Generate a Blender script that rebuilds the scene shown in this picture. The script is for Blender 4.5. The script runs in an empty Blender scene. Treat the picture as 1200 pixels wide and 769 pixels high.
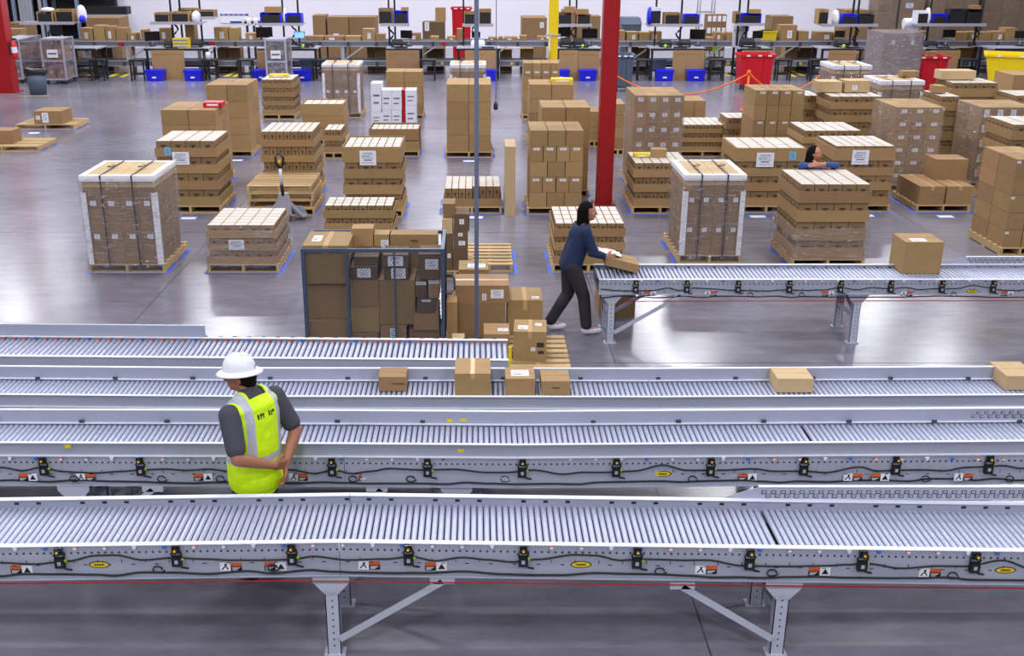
import bpy, bmesh, math, random
from mathutils import Vector, Matrix
random.seed(7)
SC = bpy.context.scene
COL = SC.collection
R = math.radians
PI = math.pi

# ------------------------------------------------------------------ camera
FPX, CX, CY, CH = 1250.0, 560.0, 384.5, 4.45
TH = math.atan(450 / FPX)
cam_d = bpy.data.cameras.new('camera'); cam = bpy.data.objects.new('camera', cam_d); COL.objects.link(cam)
cam.location = (0, 0, CH); cam.rotation_euler = (PI / 2 - TH, 0, 0)
cam_d.sensor_fit = 'HORIZONTAL'; cam_d.sensor_width = 36; cam_d.lens = FPX / 1200 * 36
cam_d.shift_x = (600 - CX) / 1200
cam_d.clip_end = 200
SC.camera = cam
CT, ST = math.cos(TH), math.sin(TH)

def ray(px, py):
    u = (px - CX) / FPX; v = -(py - CY) / FPX
    return (u, CT + v * ST, -ST + v * CT)
def atz(px, py, z=0.0):                      # point of the photo at a known height
    d = ray(px, py); t = (z - CH) / d[2]
    return Vector((d[0] * t, d[1] * t, z))
def aty(px, py, Y):                          # point of the photo at a known distance
    d = ray(px, py); t = Y / d[1]
    return Vector((d[0] * t, Y, CH + d[2] * t))

# ------------------------------------------------------------------ world, lamps, exposure
SC.view_settings.view_transform = 'Standard'
SC.view_settings.look = 'None'
SC.view_settings.gamma = 1.0
SC.view_settings.use_curve_mapping = False
SC.view_settings.exposure = 0.0
w = bpy.data.worlds.new('hall_ambient'); SC.world = w; w.use_nodes = True
w.node_tree.nodes['Background'].inputs[0].default_value = (0.80, 0.82, 1.0, 1)
w.node_tree.nodes['Background'].inputs[1].default_value = 0.06

def lamp(x, y, z, sx, sy, power, col=(0.93, 0.94, 1.0)):
    l = bpy.data.lights.new('high_bay_lamp', 'AREA'); l.shape = 'RECTANGLE'; l.size = sx; l.size_y = sy
    l.energy = power; l.color = col
    o = bpy.data.objects.new('high_bay_lamp', l); COL.objects.link(o); o.location = (x, y, z)
    return o
CEIL = 11.0
for yy, pw in ((-10.0, 480), (-3.5, 480), (3.0, 270), (9.5, 300), (16.0, 340), (22.5, 380), (29.0, 420), (35.5, 460), (42.0, 500), (47.0, 260)):
    for xx in (-19.3, -10.3, -1.4, 7.5, 16.4):
        lamp(xx, yy, CEIL - 0.5, 1.5, 0.7, pw * 0.95)

# ------------------------------------------------------------------ materials
def srgb(r, g, b):
    def c(v):
        v /= 255.0
        return v / 12.92 if v <= 0.04045 else ((v + 0.055) / 1.055) ** 2.4
    return (c(r), c(g), c(b), 1.0)
MATS = {}
def mat(name, rgb, rough=0.6, metal=0.0, vary=0.0, noise=0.0, nscale=8.0, bump=0.0, bscale=60.0, emit=0.0, stretch=None, hue=0.0):
    m = bpy.data.materials.new(name); m.use_nodes = True
    nt = m.node_tree; b = nt.nodes['Principled BSDF']
    b.inputs['Roughness'].default_value = rough; b.inputs['Metallic'].default_value = metal
    col = srgb(*rgb)
    b.inputs['Base Color'].default_value = col
    last = None
    tc = nt.nodes.new('ShaderNodeTexCoord')
    src = tc.outputs['Object']
    if stretch:
        mp = nt.nodes.new('ShaderNodeMapping'); mp.inputs['Scale'].default_value = stretch
        nt.links.new(tc.outputs['Object'], mp.inputs[0]); src = mp.outputs[0]
    if vary or noise:
        hs = nt.nodes.new('ShaderNodeHueSaturation'); hs.inputs['Color'].default_value = col
        val = None
        if vary:
            oi = nt.nodes.new('ShaderNodeObjectInfo')
            mr = nt.nodes.new('ShaderNodeMapRange'); mr.inputs[3].default_value = 1 - vary; mr.inputs[4].default_value = 1 + vary
            nt.links.new(oi.outputs['Random'], mr.inputs[0]); val = mr.outputs[0]
            if hue:
                m3 = nt.nodes.new('ShaderNodeMath'); m3.operation = 'MULTIPLY'; m3.inputs[1].default_value = 7.31
                m4 = nt.nodes.new('ShaderNodeMath'); m4.operation = 'FRACT'
                nt.links.new(oi.outputs['Random'], m3.inputs[0]); nt.links.new(m3.outputs[0], m4.inputs[0])
                mh = nt.nodes.new('ShaderNodeMapRange'); mh.inputs[3].default_value = 0.5 - hue; mh.inputs[4].default_value = 0.5 + hue
                nt.links.new(m4.outputs[0], mh.inputs[0]); nt.links.new(mh.outputs[0], hs.inputs['Hue'])
        if noise:
            nz = nt.nodes.new('ShaderNodeTexNoise'); nz.inputs['Scale'].default_value = nscale; nz.inputs['Detail'].default_value = 5
            nt.links.new(src, nz.inputs['Vector'])
            mr2 = nt.nodes.new('ShaderNodeMapRange'); mr2.inputs[1].default_value = 0.3; mr2.inputs[2].default_value = 0.7
            mr2.inputs[3].default_value = 1 - noise; mr2.inputs[4].default_value = 1 + noise
            nt.links.new(nz.outputs[0], mr2.inputs[0])
            if val is not None:
                mm = nt.nodes.new('ShaderNodeMath'); mm.operation = 'MULTIPLY'
                nt.links.new(val, mm.inputs[0]); nt.links.new(mr2.outputs[0], mm.inputs[1]); val = mm.outputs[0]
            else: val = mr2.outputs[0]
        nt.links.new(val, hs.inputs['Value']); nt.links.new(hs.outputs[0], b.inputs['Base Color'])
    if bump:
        nb = nt.nodes.new('ShaderNodeTexNoise'); nb.inputs['Scale'].default_value = bscale; nb.inputs['Detail'].default_value = 3
        nt.links.new(src, nb.inputs['Vector'])
        bp = nt.nodes.new('ShaderNodeBump'); bp.inputs['Strength'].default_value = bump; bp.inputs['Distance'].default_value = 0.02
        nt.links.new(nb.outputs[0], bp.inputs['Height']); nt.links.new(bp.outputs[0], b.inputs['Normal'])
    if emit:
        b.inputs['Emission Color'].default_value = col; b.inputs['Emission Strength'].default_value = emit
    MATS[name] = m
    return m
M = MATS
mat('cardboard', (158, 126, 82), 0.75, vary=0.14, noise=0.07, nscale=3, hue=0.008)
mat('cardboard_pale', (194, 166, 124), 0.75, vary=0.08, noise=0.06, nscale=3)
mat('cardboard_brown', (136, 108, 72), 0.75, vary=0.10, noise=0.07, nscale=3)
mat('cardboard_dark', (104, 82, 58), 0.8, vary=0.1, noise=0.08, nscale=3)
mat('seam', (112, 80, 48), 0.8)
mat('tape', (196, 158, 104), 0.3, vary=0.05)
mat('print', (58, 42, 30), 0.7)
mat('case_white', (206, 200, 192), 0.6, vary=0.06, noise=0.05, nscale=4)
mat('paper', (232, 234, 242), 0.6, vary=0.03)
mat('paper_blue', (120, 190, 225), 0.6)
mat('ink', (112, 114, 126), 0.7)
mat('pallet_wood', (190, 160, 114), 0.75, vary=0.16, noise=0.16, nscale=5, stretch=(1, 6, 6))
mat('corner_board', (236, 234, 238), 0.55, noise=0.04, nscale=3)
mat('strap_black', (28, 30, 36), 0.5)
mat('steel_rail', (188, 192, 206), 0.42, metal=0.15, noise=0.05, nscale=2.0)
mat('lit_flange', (226, 229, 240), 0.4, metal=0.05, noise=0.03, nscale=2.0)  # paler copy of the frame steel, light on upward edges put into its colour
mat('conveyor_grey', (112, 114, 126), 0.5, metal=0.1, noise=0.08, nscale=1.0)
mat('steel_panel', (168, 172, 188), 0.5, metal=0.1, noise=0.05, nscale=2.0)
mat('steel_roller', (180, 185, 204), 0.38, metal=0.3, vary=0.04)
mat('steel_dark', (70, 72, 80), 0.5, metal=0.3)
mat('guard_steel', (166, 170, 186), 0.42, metal=0.2, noise=0.05, nscale=1.5)
mat('black', (22, 22, 26), 0.5)
mat('black_gloss', (16, 16, 20), 0.2)
mat('cable_black', (20, 20, 24), 0.6)
mat('amber', (235, 185, 40), 0.4, emit=0.08)
mat('lamp_red', (215, 40, 50), 0.4, emit=0.05)
mat('orange', (216, 92, 40), 0.5)
mat('yellow_paint', (238, 206, 16), 0.5, noise=0.04)
mat('yellow_badge', (224, 196, 30), 0.45)
mat('blue_cap', (60, 110, 200), 0.4)
mat('red_paint', (160, 8, 16), 0.4, noise=0.06, nscale=1.0)
mat('red_plastic', (206, 14, 34), 0.4)
mat('yellow_plastic', (245, 214, 10), 0.4)
mat('blue_plastic', (14, 22, 215), 0.35)
mat('grey_bin', (78, 92, 112), 0.5)
mat('blue_tape', (66, 104, 214), 0.6, noise=0.08, nscale=5)
mat('pole_blue', (130, 144, 170), 0.45, metal=0.2)
mat('cage_blue', (70, 84, 108), 0.45, metal=0.2)
mat('alu', (190, 190, 200), 0.4, metal=0.5)
mat('wall_white', (232, 229, 240), 0.7, noise=0.02, nscale=0.6)
mat('ceiling_grey', (150, 150, 160), 0.8)
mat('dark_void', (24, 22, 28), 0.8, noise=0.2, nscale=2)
mat('desk_top', (168, 172, 186), 0.3)
mat('screen_blue', (120, 170, 255), 0.3, emit=1.2)
mat('monitor', (38, 40, 46), 0.35)
mat('plastic_white', (225, 226, 236), 0.35, noise=0.05, nscale=20)
mat('orange_rope', (240, 110, 20), 0.6)
mat('skin', (190, 128, 102), 0.55, noise=0.05, nscale=20)
mat('skin_tan', (160, 104, 78), 0.55, noise=0.05, nscale=20)
mat('hair', (16, 12, 12), 0.75, noise=0.3, nscale=60)
MATS['hair'].node_tree.nodes['Principled BSDF'].inputs['Specular IOR Level'].default_value = 0.12
mat('vest', (214, 255, 0), 0.6, noise=0.05, nscale=8, bump=0.5, bscale=14)
mat('reflective', (188, 190, 198), 0.4)
mat('tshirt', (62, 64, 74), 0.8, bump=0.3, bscale=18)
mat('trousers', (44, 42, 48), 0.85, bump=0.3, bscale=15)
mat('navy', (20, 40, 76), 0.85, bump=0.3, bscale=15)
mat('denim', (48, 82, 138), 0.85, noise=0.12, nscale=25, bump=0.3, bscale=20)
mat('hat', (236, 236, 244), 0.3)
mat('eye_white', (230, 226, 222), 0.3)
mat('lips', (150, 80, 76), 0.5)
mat('extinguisher', (220, 40, 20), 0.35)
mat('bag_black', (24, 24, 28), 0.25, bump=0.6, bscale=20)
mat('green', (40, 170, 90), 0.5)
mat('lime', (170, 220, 30), 0.5)
mat('banner_blue', (40, 60, 140), 0.6)

def film(name, tint, amount, bscale, bstr):
    m = bpy.data.materials.new(name); m.use_nodes = True; nt = m.node_tree; nt.nodes.clear()
    out = nt.nodes.new('ShaderNodeOutputMaterial'); mix = nt.nodes.new('ShaderNodeMixShader')
    tr = nt.nodes.new('ShaderNodeBsdfTransparent'); tr.inputs[0].default_value = (0.95, 0.95, 0.97, 1)
    gl = nt.nodes.new('ShaderNodeBsdfPrincipled'); gl.inputs['Base Color'].default_value = tint; gl.inputs['Roughness'].default_value = 0.12
    gl.inputs['Specular IOR Level'].default_value = 1.0; gl.inputs['Metallic'].default_value = 0.45
    tc = nt.nodes.new('ShaderNodeTexCoord'); mp = nt.nodes.new('ShaderNodeMapping'); mp.inputs['Scale'].default_value = (1, 1, 5.0)
    nz = nt.nodes.new('ShaderNodeTexNoise'); nz.inputs['Scale'].default_value = bscale; nz.inputs['Detail'].default_value = 6; nz.inputs['Distortion'].default_value = 1.2
    bp = nt.nodes.new('ShaderNodeBump'); bp.inputs['Strength'].default_value = bstr; bp.inputs['Distance'].default_value = 0.05
    nt.links.new(tc.outputs['Object'], mp.inputs[0]); nt.links.new(mp.outputs[0], nz.inputs['Vector']); nt.links.new(nz.outputs[0], bp.inputs['Height'])
    nt.links.new(bp.outputs[0], gl.inputs['Normal'])
    mr = nt.nodes.new('ShaderNodeMapRange'); mr.inputs[1].default_value = 0.52; mr.inputs[2].default_value = 0.74
    mr.inputs[3].default_value = amount * 0.7; mr.inputs[4].default_value = min(1, amount * 4.5)  # thresholded noise paints pale glint streaks into the film's opacity
    nt.links.new(nz.outputs[0], mr.inputs[0]); nt.links.new(mr.outputs[0], mix.inputs[0])
    nt.links.new(tr.outputs[0], mix.inputs[1]); nt.links.new(gl.outputs[0], mix.inputs[2]); nt.links.new(mix.outputs[0], out.inputs[0])
    MATS[name] = m
film('stretch_film', (0.70, 0.68, 0.74, 1), 0.16, 6.0, 1.0)
film('clear_panel', (0.50, 0.48, 0.58, 1), 0.26, 1.2, 0.1)

def floor_material():
    m = bpy.data.materials.new('polished_concrete'); m.use_nodes = True; nt = m.node_tree; b = nt.nodes['Principled BSDF']
    tc = nt.nodes.new('ShaderNodeTexCoord')
    n1 = nt.nodes.new('ShaderNodeTexNoise'); n1.inputs['Scale'].default_value = 0.35; n1.inputs['Detail'].default_value = 8; n1.inputs['Roughness'].default_value = 0.6
    n2 = nt.nodes.new('ShaderNodeTexNoise'); n2.inputs['Scale'].default_value = 4.0; n2.inputs['Detail'].default_value = 8; n2.inputs['Roughness'].default_value = 0.7
    mp = nt.nodes.new('ShaderNodeMapping'); mp.inputs['Scale'].default_value = (0.5, 1.6, 1)
    nt.links.new(tc.outputs['Object'], n1.inputs['Vector']); nt.links.new(tc.outputs['Object'], mp.inputs[0]); nt.links.new(mp.outputs[0], n2.inputs['Vector'])
    mx = nt.nodes.new('ShaderNodeMath'); mx.operation = 'ADD'
    s1 = nt.nodes.new('ShaderNodeMath'); s1.operation = 'MULTIPLY'; s1.inputs[1].default_value = 0.6
    s2 = nt.nodes.new('ShaderNodeMath'); s2.operation = 'MULTIPLY'; s2.inputs[1].default_value = 0.4
    nt.links.new(n1.outputs[0], s1.inputs[0]); nt.links.new(n2.outputs[0], s2.inputs[0]); nt.links.new(s1.outputs[0], mx.inputs[0]); nt.links.new(s2.outputs[0], mx.inputs[1])
    cr = nt.nodes.new('ShaderNodeValToRGB'); cr.color_ramp.elements[0].position = 0.36; cr.color_ramp.elements[1].position = 0.64
    cr.color_ramp.elements[0].color = srgb(98, 95, 106); cr.color_ramp.elements[1].color = srgb(136, 133, 144)
    nt.links.new(mx.outputs[0], cr.inputs[0])
    nt.links.new(cr.outputs[0], b.inputs['Base Color'])
    rr = nt.nodes.new('ShaderNodeMapRange'); rr.inputs[3].default_value = 0.17; rr.inputs[4].default_value = 0.26
    nt.links.new(n2.outputs[0], rr.inputs[0]); nt.links.new(rr.outputs[0], b.inputs['Roughness'])
    b.inputs['Specular IOR Level'].default_value = 0.6
    bp = nt.nodes.new('ShaderNodeBump'); bp.inputs['Strength'].default_value = 0.04; bp.inputs['Distance'].default_value = 0.02
    nt.links.new(n1.outputs[0], bp.inputs['Height']); nt.links.new(bp.outputs[0], b.inputs['Normal'])
    MATS['floor'] = m
floor_material()

# ------------------------------------------------------------------ mesh helpers
class MB:
    def __init__(s): s.v = []; s.f = []; s.m = []; s.sm = []; s.mats = []
    def mi(s, m):
        if m not in s.mats: s.mats.append(m)
        return s.mats.index(m)
    def face(s, idx, m, smooth=False): s.f.append(idx); s.m.append(s.mi(m)); s.sm.append(smooth)
    def box(s, x0, x1, y0, y1, z0, z1, m, top=None):
        b = len(s.v)
        s.v += [(x0, y0, z0), (x1, y0, z0), (x1, y1, z0), (x0, y1, z0), (x0, y0, z1), (x1, y0, z1), (x1, y1, z1), (x0, y1, z1)]
        for k, q in enumerate(((0, 3, 2, 1), (4, 5, 6, 7), (0, 1, 5, 4), (1, 2, 6, 5), (2, 3, 7, 6), (3, 0, 4, 7))):
            s.face([b + i for i in q], top if (k == 1 and top) else m)
        return s
    def hexa(s, p, m):                      # eight corners: bottom four, top four
        b = len(s.v); s.v += [tuple(q) for q in p]
        for q in ((0, 3, 2, 1), (4, 5, 6, 7), (0, 1, 5, 4), (1, 2, 6, 5), (2, 3, 7, 6), (3, 0, 4, 7)): s.face([b + i for i in q], m)
        return s
    def poly(s, pts, depth_vec, m):         # prism from a planar outline
        n = len(pts); b = len(s.v); d = Vector(depth_vec)
        s.v += [tuple(Vector(p)) for p in pts] + [tuple(Vector(p) + d) for p in pts]
        s.face(list(range(b + n - 1, b - 1, -1)), m); s.face(list(range(b + n, b + 2 * n)), m)
        for i in range(n): j = (i + 1) % n; s.face([b + i, b + j, b + n + j, b + n + i], m)
        return s
    def tube(s, pts, r, m, n=8, caps=True, r2=None):
        pts = [Vector(p) for p in pts]; N = len(pts); b = len(s.v)
        for i, p in enumerate(pts):
            t = (pts[min(i + 1, N - 1)] - pts[max(i - 1, 0)]).normalized()
            a = Vector((0, 0, 1)) if abs(t.z) < 0.9 else Vector((1, 0, 0))
            u = t.cross(a).normalized(); w_ = u.cross(t)
            rr = r if r2 is None else r + (r2 - r) * i / max(1, N - 1)
            for k in range(n):
                g = 2 * PI * k / n; s.v.append(tuple(p + (u * math.cos(g) + w_ * math.sin(g)) * rr))
        for i in range(N - 1):
            for k in range(n):
                k2 = (k + 1) % n; s.face([b + i * n + k, b + i * n + k2, b + (i + 1) * n + k2, b + (i + 1) * n + k], m, n > 5)
        if caps:
            s.face([b + k for k in range(n - 1, -1, -1)], m); s.face([b + (N - 1) * n + k for k in range(n)], m)
        return s
    def bar(s, p0, p1, wx, wz, m):          # rectangular bar between two points
        p0 = Vector(p0); p1 = Vector(p1); t = (p1 - p0).normalized()
        a = Vector((0, 1, 0)) if abs(t.y) < 0.9 else Vector((1, 0, 0))
        u = t.cross(a).normalized(); v = u.cross(t).normalized()
        c = [u * sx * wz / 2 + v * sy * wx / 2 for sx, sy in ((-1, -1), (1, -1), (1, 1), (-1, 1))]
        return s.hexa([p0 + q for q in c] + [p1 + q for q in c], m)
    def lathe(s, prof, m, n=20, c=(0, 0), sx=1, sy=1, close=True):
        b = len(s.v); N = len(prof)
        for r, z in prof:
            for k in range(n): g = 2 * PI * k / n; s.v.append((c[0] + r * sx * math.cos(g), c[1] + r * sy * math.sin(g), z))
        for i in range(N - 1):
            for k in range(n): k2 = (k + 1) % n; s.face([b + i * n + k, b + i * n + k2, b + (i + 1) * n + k2, b + (i + 1) * n + k], m, True)
        if close:
            s.face([b + k for k in range(n - 1, -1, -1)], m); s.face([b + (N - 1) * n + k for k in range(n)], m)
        return s
    def mesh(s, name):
        me = bpy.data.meshes.new(name); me.from_pydata(s.v, [], s.f)
        for m in s.mats: me.materials.append(MATS[m])
        me.polygons.foreach_set('material_index', s.m); me.polygons.foreach_set('use_smooth', s.sm)
        me.update(); return me
    def build(s, name, parent=None, **k): return O(name, s.mesh(name), parent, **k)

def O(name, me, parent=None, loc=(0, 0, 0), rot=(0, 0, 0), scale=(1, 1, 1), kind=None):
    o = bpy.data.objects.new(name, me); COL.objects.link(o)
    o.location = loc; o.rotation_euler = rot; o.scale = scale
    if parent: o.parent = parent
    if kind: o['kind'] = kind
    return o
def tag(o, label, cat, group=None, kind=None):
    o['label'] = label; o['category'] = cat
    if group: o['group'] = group
    if kind: o['kind'] = kind
    return o
def thing(name, label, cat, loc=(0, 0, 0), rz=0.0, group=None):
    return tag(O(name, None, loc=loc, rot=(0, 0, rz)), label, cat, group)
def struct(o): o['kind'] = 'structure'; return o
ORD = ['first', 'second', 'third', 'fourth', 'fifth', 'sixth', 'seventh', 'eighth', 'ninth', 'tenth', 'eleventh', 'twelfth', 'thirteenth',
       'fourteenth', 'fifteenth', 'sixteenth', 'seventeenth', 'eighteenth', 'nineteenth', 'twentieth']
CACHE = {}
def cached(key, fn):
    if key not in CACHE: CACHE[key] = fn()
    return CACHE[key]

# ------------------------------------------------------------------ the hall
BACK = 50.0
fl = MB()
fl.box(-40, 40, -16, BACK + 4, -0.2, 0.0, 'floor')
floor = struct(fl.build('floor'))
for x in (-10.2, -4.3, 1.55, 7.4, 13.2):                       # sawn slab joints, filled dark
    MB().box(x - 0.006, x + 0.006, -16, BACK, 0.0, 0.0012, 'steel_dark').build('floor_joint', floor)
for y in (5.2, 11.2, 17.0, 27.5, 33.2):
    MB().box(-40, 40, y - 0.006, y + 0.006, 0.0, 0.0012, 'steel_dark').build('floor_joint', floor)
struct(MB().box(-40, 40, BACK, BACK + 0.3, 0, CEIL, 'wall_white').build('wall_back'))
struct(MB().box(-40, 40, -16, BACK, CEIL, CEIL + 0.2, 'ceiling_grey').build('ceiling'))
struct(MB().box(-40.3, -40, -16, BACK, 0, CEIL, 'wall_white').build('wall_left'))
struct(MB().box(40, 40.3, -16, BACK, 0, CEIL, 'wall_white').build('wall_right'))

# ------------------------------------------------------------------ roller conveyors
def roller_mesh():
    m = MB(); pts = [(0, 0, 0), (0, 1, 0)]
    m.tube(pts, 1.0, 'steel_roller', 14); return m.mesh('roller')
def sticker_warning(parent, x, y, z, flip):
    a, b = (0, 0.074) if not flip else (0.070, 0)
    s = MB(); s.box(x + a, x + a + 0.070, y - 0.002, y, z - 0.034, z, 'black').box(x + a, x + a + 0.070, y - 0.002, y, z, z + 0.026, 'orange')
    for i in range(3): s.box(x + a + 0.008, x + a + 0.058 - 0.01 * i, y - 0.003, y - 0.002, z - 0.012 - 0.008 * i, z - 0.009 - 0.008 * i, 'paper')
    s.build('warning_label', parent)
    s = MB(); s.box(x + b, x + b + 0.066, y - 0.002, y, z - 0.034, z + 0.026, 'paper')
    if flip:
        s.bar((x + b + 0.012, y - 0.0026, z - 0.024), (x + b + 0.036, y - 0.0026, z + 0.004), 0.0012, 0.008, 'black'); s.bar((x + b + 0.036, y - 0.0026, z + 0.004), (x + b + 0.052, y - 0.0026, z - 0.022), 0.0012, 0.008, 'black'); s.box(x + b + 0.030, x + b + 0.044, y - 0.003, y - 0.002, z + 0.006, z + 0.020, 'black')
    else:
        s.poly([(x + b + 0.010, y - 0.002, z - 0.024), (x + b + 0.056, y - 0.002, z - 0.024), (x + b + 0.033, y - 0.002, z + 0.016)], (0, -0.001, 0), 'black')
    s.build('warning_label', parent)
def sensor_mesh():
    m = MB()
    m.box(-0.030, 0.030, -0.034, 0, -0.128, -0.062, 'black'); m.box(-0.011, 0.011, -0.036, -0.034, -0.106, -0.080, 'steel_panel')
    m.box(-0.024, 0.024, -0.030, 0, -0.030, 0.016, 'black_gloss'); m.tube([(0, -0.046, -0.010), (0, -0.030, -0.010)], 0.019, 'black', 12)
    for sx in (-1, 1): m.tube([(sx * 0.02, -0.015, -0.02), (sx * 0.034, -0.018, -0.04), (sx * 0.024, -0.015, -0.066)], 0.006, 'cable_black', 6)
    m.tube([(0.02, -0.012, -0.125), (0.03, -0.016, -0.14), (0.07, -0.014, -0.15)], 0.006, 'cable_black', 6)
    m.box(0.030, 0.044, -0.02, -0.008, -0.088, -0.074, 'lime')
    return m.mesh('sensor_box')
def lens_mesh():
    m = MB(); m.tube([(0, -0.050, -0.006), (0, -0.045, -0.006)], 0.0085, 'amber', 10); return m.mesh('sensor_lens')

def conveyor(name, label, x0, x1, yf, yb, zt, guard=0.0, pitch=0.051, rad=0.0205, panel=0.235, sensors=(), badges=(), stickers=(),
             profile=None, wires=True, skew=None, holes=True, gaps=(), slots=None, xg=None, caps=0.19, drop=0.030):
    """runs along X; zt(x) is the top of the side rails; yf/yb(x) are the outer faces"""
    prof = profile or [(x0, zt), (x1, zt)]
    def Z(x):
        for (a, za), (b, zb) in zip(prof, prof[1:]):
            if x <= b or b == prof[-1][0]: return za + (zb - za) * (x - a) / (b - a)
    def SK(x):
        if not skew: return 0
        for (a, za), (b, zb) in zip(skew, skew[1:]):
            if x <= b or b == skew[-1][0]: return za + (zb - za) * (x - a) / (b - a)
    t = thing(name, label, 'conveyor', ((x0 + x1) / 2, yf, 0)); ox, oy = (x0 + x1) / 2, yf
    yb -= oy; W = yb
    xs = sorted(set([x0, x1] + [p[0] for p in prof if x0 < p[0] < x1] + [p[0] for p in (skew or []) if x0 < p[0] < x1]))
    def strip(part, ya, yb_, za, zb, m):
        k = MB()
        for a, b in zip(xs, xs[1:]):
            q = []
            for dz in (za, zb):
                for xx, yy in ((a + 0.002, ya), (b - 0.002, ya), (b - 0.002, yb_), (a + 0.002, yb_)):
                    q.append((xx - ox, yy + SK(xx), Z(xx) + dz))
            k.hexa(q, m)
        return k.build(part, t)
    # side channels: web plus flanges
    sf = strip('side_frame', 0.0, 0.006, -panel, 0, 'steel_panel')
    strip('top_flange', -0.012, 0.028, 0, 0.006, 'lit_flange'); strip('bottom_flange', -0.022, 0.012, -panel - 0.005, -panel, 'steel_panel')
    strip('side_frame', W - 0.006, W, -panel, 0, 'steel_panel'); strip('top_flange', W - 0.030, W + 0.012, 0, 0.006, 'lit_flange')
    strip('bottom_flange', W - 0.012, W + 0.022, -panel - 0.005, -panel, 'steel_panel')
    strip('belly_pan', 0.05, W - 0.05, -0.16, -0.155, 'steel_dark')
    if guard:
        g0, g1 = xg or (x0, x1)
        def gstrip(part, ya, yb_, za, zb, m, ga=g0, gb=g1):
            k = MB(); gx = [ga] + [q for q in xs if ga < q < gb] + [gb]
            for a, b in zip(gx, gx[1:]):
                k.hexa([(xx - ox, yy + SK(xx), Z(xx) + dz) for dz in (za, zb) for xx, yy in ((a, ya), (b, ya), (b, yb_), (a, yb_))], m)
            return k.build(part, t)
        gstrip('guard_rail', W - 0.004, W + 0.004, 0.006, guard, 'guard_steel'); gstrip('guard_lip', W - 0.006, W + 0.022, guard, guard + 0.005, 'lit_flange')
        gstrip('guard_rail', 0.012, 0.020, 0.006, guard, 'guard_steel', x0, x1); gstrip('guard_lip', -0.004, 0.022, guard, guard + 0.005, 'lit_flange', x0, x1)
        bk = MB(); x = g0 + 0.3
        while x < g1 - 0.1:
            bk.box(x - ox - 0.02, x - ox + 0.02, W - 0.014, W - 0.004, Z(x) - 0.0 + 0.006 + SK(x) * 0, Z(x) + 0.03, 'steel_dark'); x += 0.68
        bk.build('guard_bracket', t, kind='stuff')
    # rollers, each its own part
    rm = cached('roller', roller_mesh)
    x = x0 + pitch * 0.7
    while x < x1 - pitch * 0.4:
        if any(a < x < b for a, b in gaps): x += pitch * 0.4
        if True:
            O('roller', rm, t, (x - ox, 0.008 + SK(x), Z(x) - drop), scale=(rad, W - 0.016, rad))
        x += pitch
    # axle holes and rivets on the outer and inner webs
    if holes:
        h = MB(); x = x0 + pitch * 0.7
        while x < x1:
            cx = x - ox
            h.tube([(cx, -0.0015 + SK(x), Z(x) - 0.052), (cx, 0.001 + SK(x), Z(x) - 0.052)], 0.0085, 'steel_dark', 6); x += pitch
        h.build('axle_holes', t, kind='stuff')
        h = MB(); x = x0 + 0.08; i = 0
        while x < x1:
            cx = x - ox; h.box(cx - 0.016, cx + 0.016, W - 0.0085, W - 0.006, Z(x) - 0.043, Z(x) - 0.026, 'black' if i % 4 else 'steel_panel'); x += 0.153; i += 1
            h.bar((cx, -0.002, Z(x) - 0.13), (cx, -0.002, Z(x) - 0.105), 0.003, 0.004, 'steel_dark'); h.box(cx + 0.06, cx + 0.084, -0.002, 0, Z(x) - 0.145, Z(x) - 0.139, 'steel_dark')
        h.build('frame_slots', t, kind='stuff')
        h = MB(); x = x0 + 0.11; i = 0
        while x < x1:
            cx = x - ox
            h.tube([(cx, -0.014, Z(x) - 0.014), (cx, 0, Z(x) - 0.014)], 0.012, ('plastic_white', 'plastic_white', 'plastic_white', 'blue_cap')[i % 4], 8)
            h.box(cx - 0.014, cx + 0.014, -0.015, 0, Z(x) - 0.006, Z(x), ('orange', 'cardboard', 'plastic_white', 'blue_cap')[i % 4]); x += caps; i += 1
        h.build('end_caps', t, kind='stuff')
    for sx in sensors:
        s = O('sensor_box', cached('sensor', sensor_mesh), t, (sx - ox, SK(sx), Z(sx) - 0.018))
        O('sensor_lens', cached('lens', lens_mesh), s)
    for bx in badges:
        m = MB(); ring = lambda rx, rz, y: [(bx - ox + rx * math.cos(2 * PI * k / 20), y, Z(bx) - 0.140 + rz * math.sin(2 * PI * k / 20)) for k in range(20)]
        bd = m.poly(ring(0.068, 0.025, 0), (0, -0.002, 0), 'black').build('name_badge', t)
        MB().poly(ring(0.060, 0.019, -0.002), (0, -0.0015, 0), 'yellow_badge').build('badge_face', bd)
        q = MB()
        for i in range(7): q.box(bx - ox - 0.030 + i * 0.009, bx - ox - 0.024 + i * 0.009, -0.0045, -0.0035, Z(bx) - 0.147, Z(bx) - 0.132 - 0.003 * (i % 2), 'black')
        q.build('badge_print', bd)
    for i, sx in enumerate(stickers): sticker_warning(t, sx - ox, 0, Z(sx) - 0.165, i % 2)
    if wires:
        rnd = random.Random(len(name) + len(label))
        for base, amp, r in ((-0.110, 0.024, 0.006), (-0.205, 0.012, 0.007)):
            pts = []; x = x0 + 0.02
            nodes = []
            while x < x1 + 0.4: nodes.append((x, (0.040 + rnd.uniform(0, .01)) if (base > -0.15 and any(abs(x - b_) < 0.16 for b_ in badges)) else rnd.uniform(-amp, amp))); x += rnd.uniform(0.12, 0.26)
            x = x0 + 0.02
            while x < x1 - 0.02:
                for (a, za), (b, zb) in zip(nodes, nodes[1:]):
                    if a <= x <= b:
                        u = (x - a) / (b - a); u = u * u * (3 - 2 * u); pts.append((x - ox, -0.012 + SK(x), Z(x) + base + za + (zb - za) * u)); break
                x += 0.045
            MB().tube(pts, r, 'cable_black', 6).build('cable', t)
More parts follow.
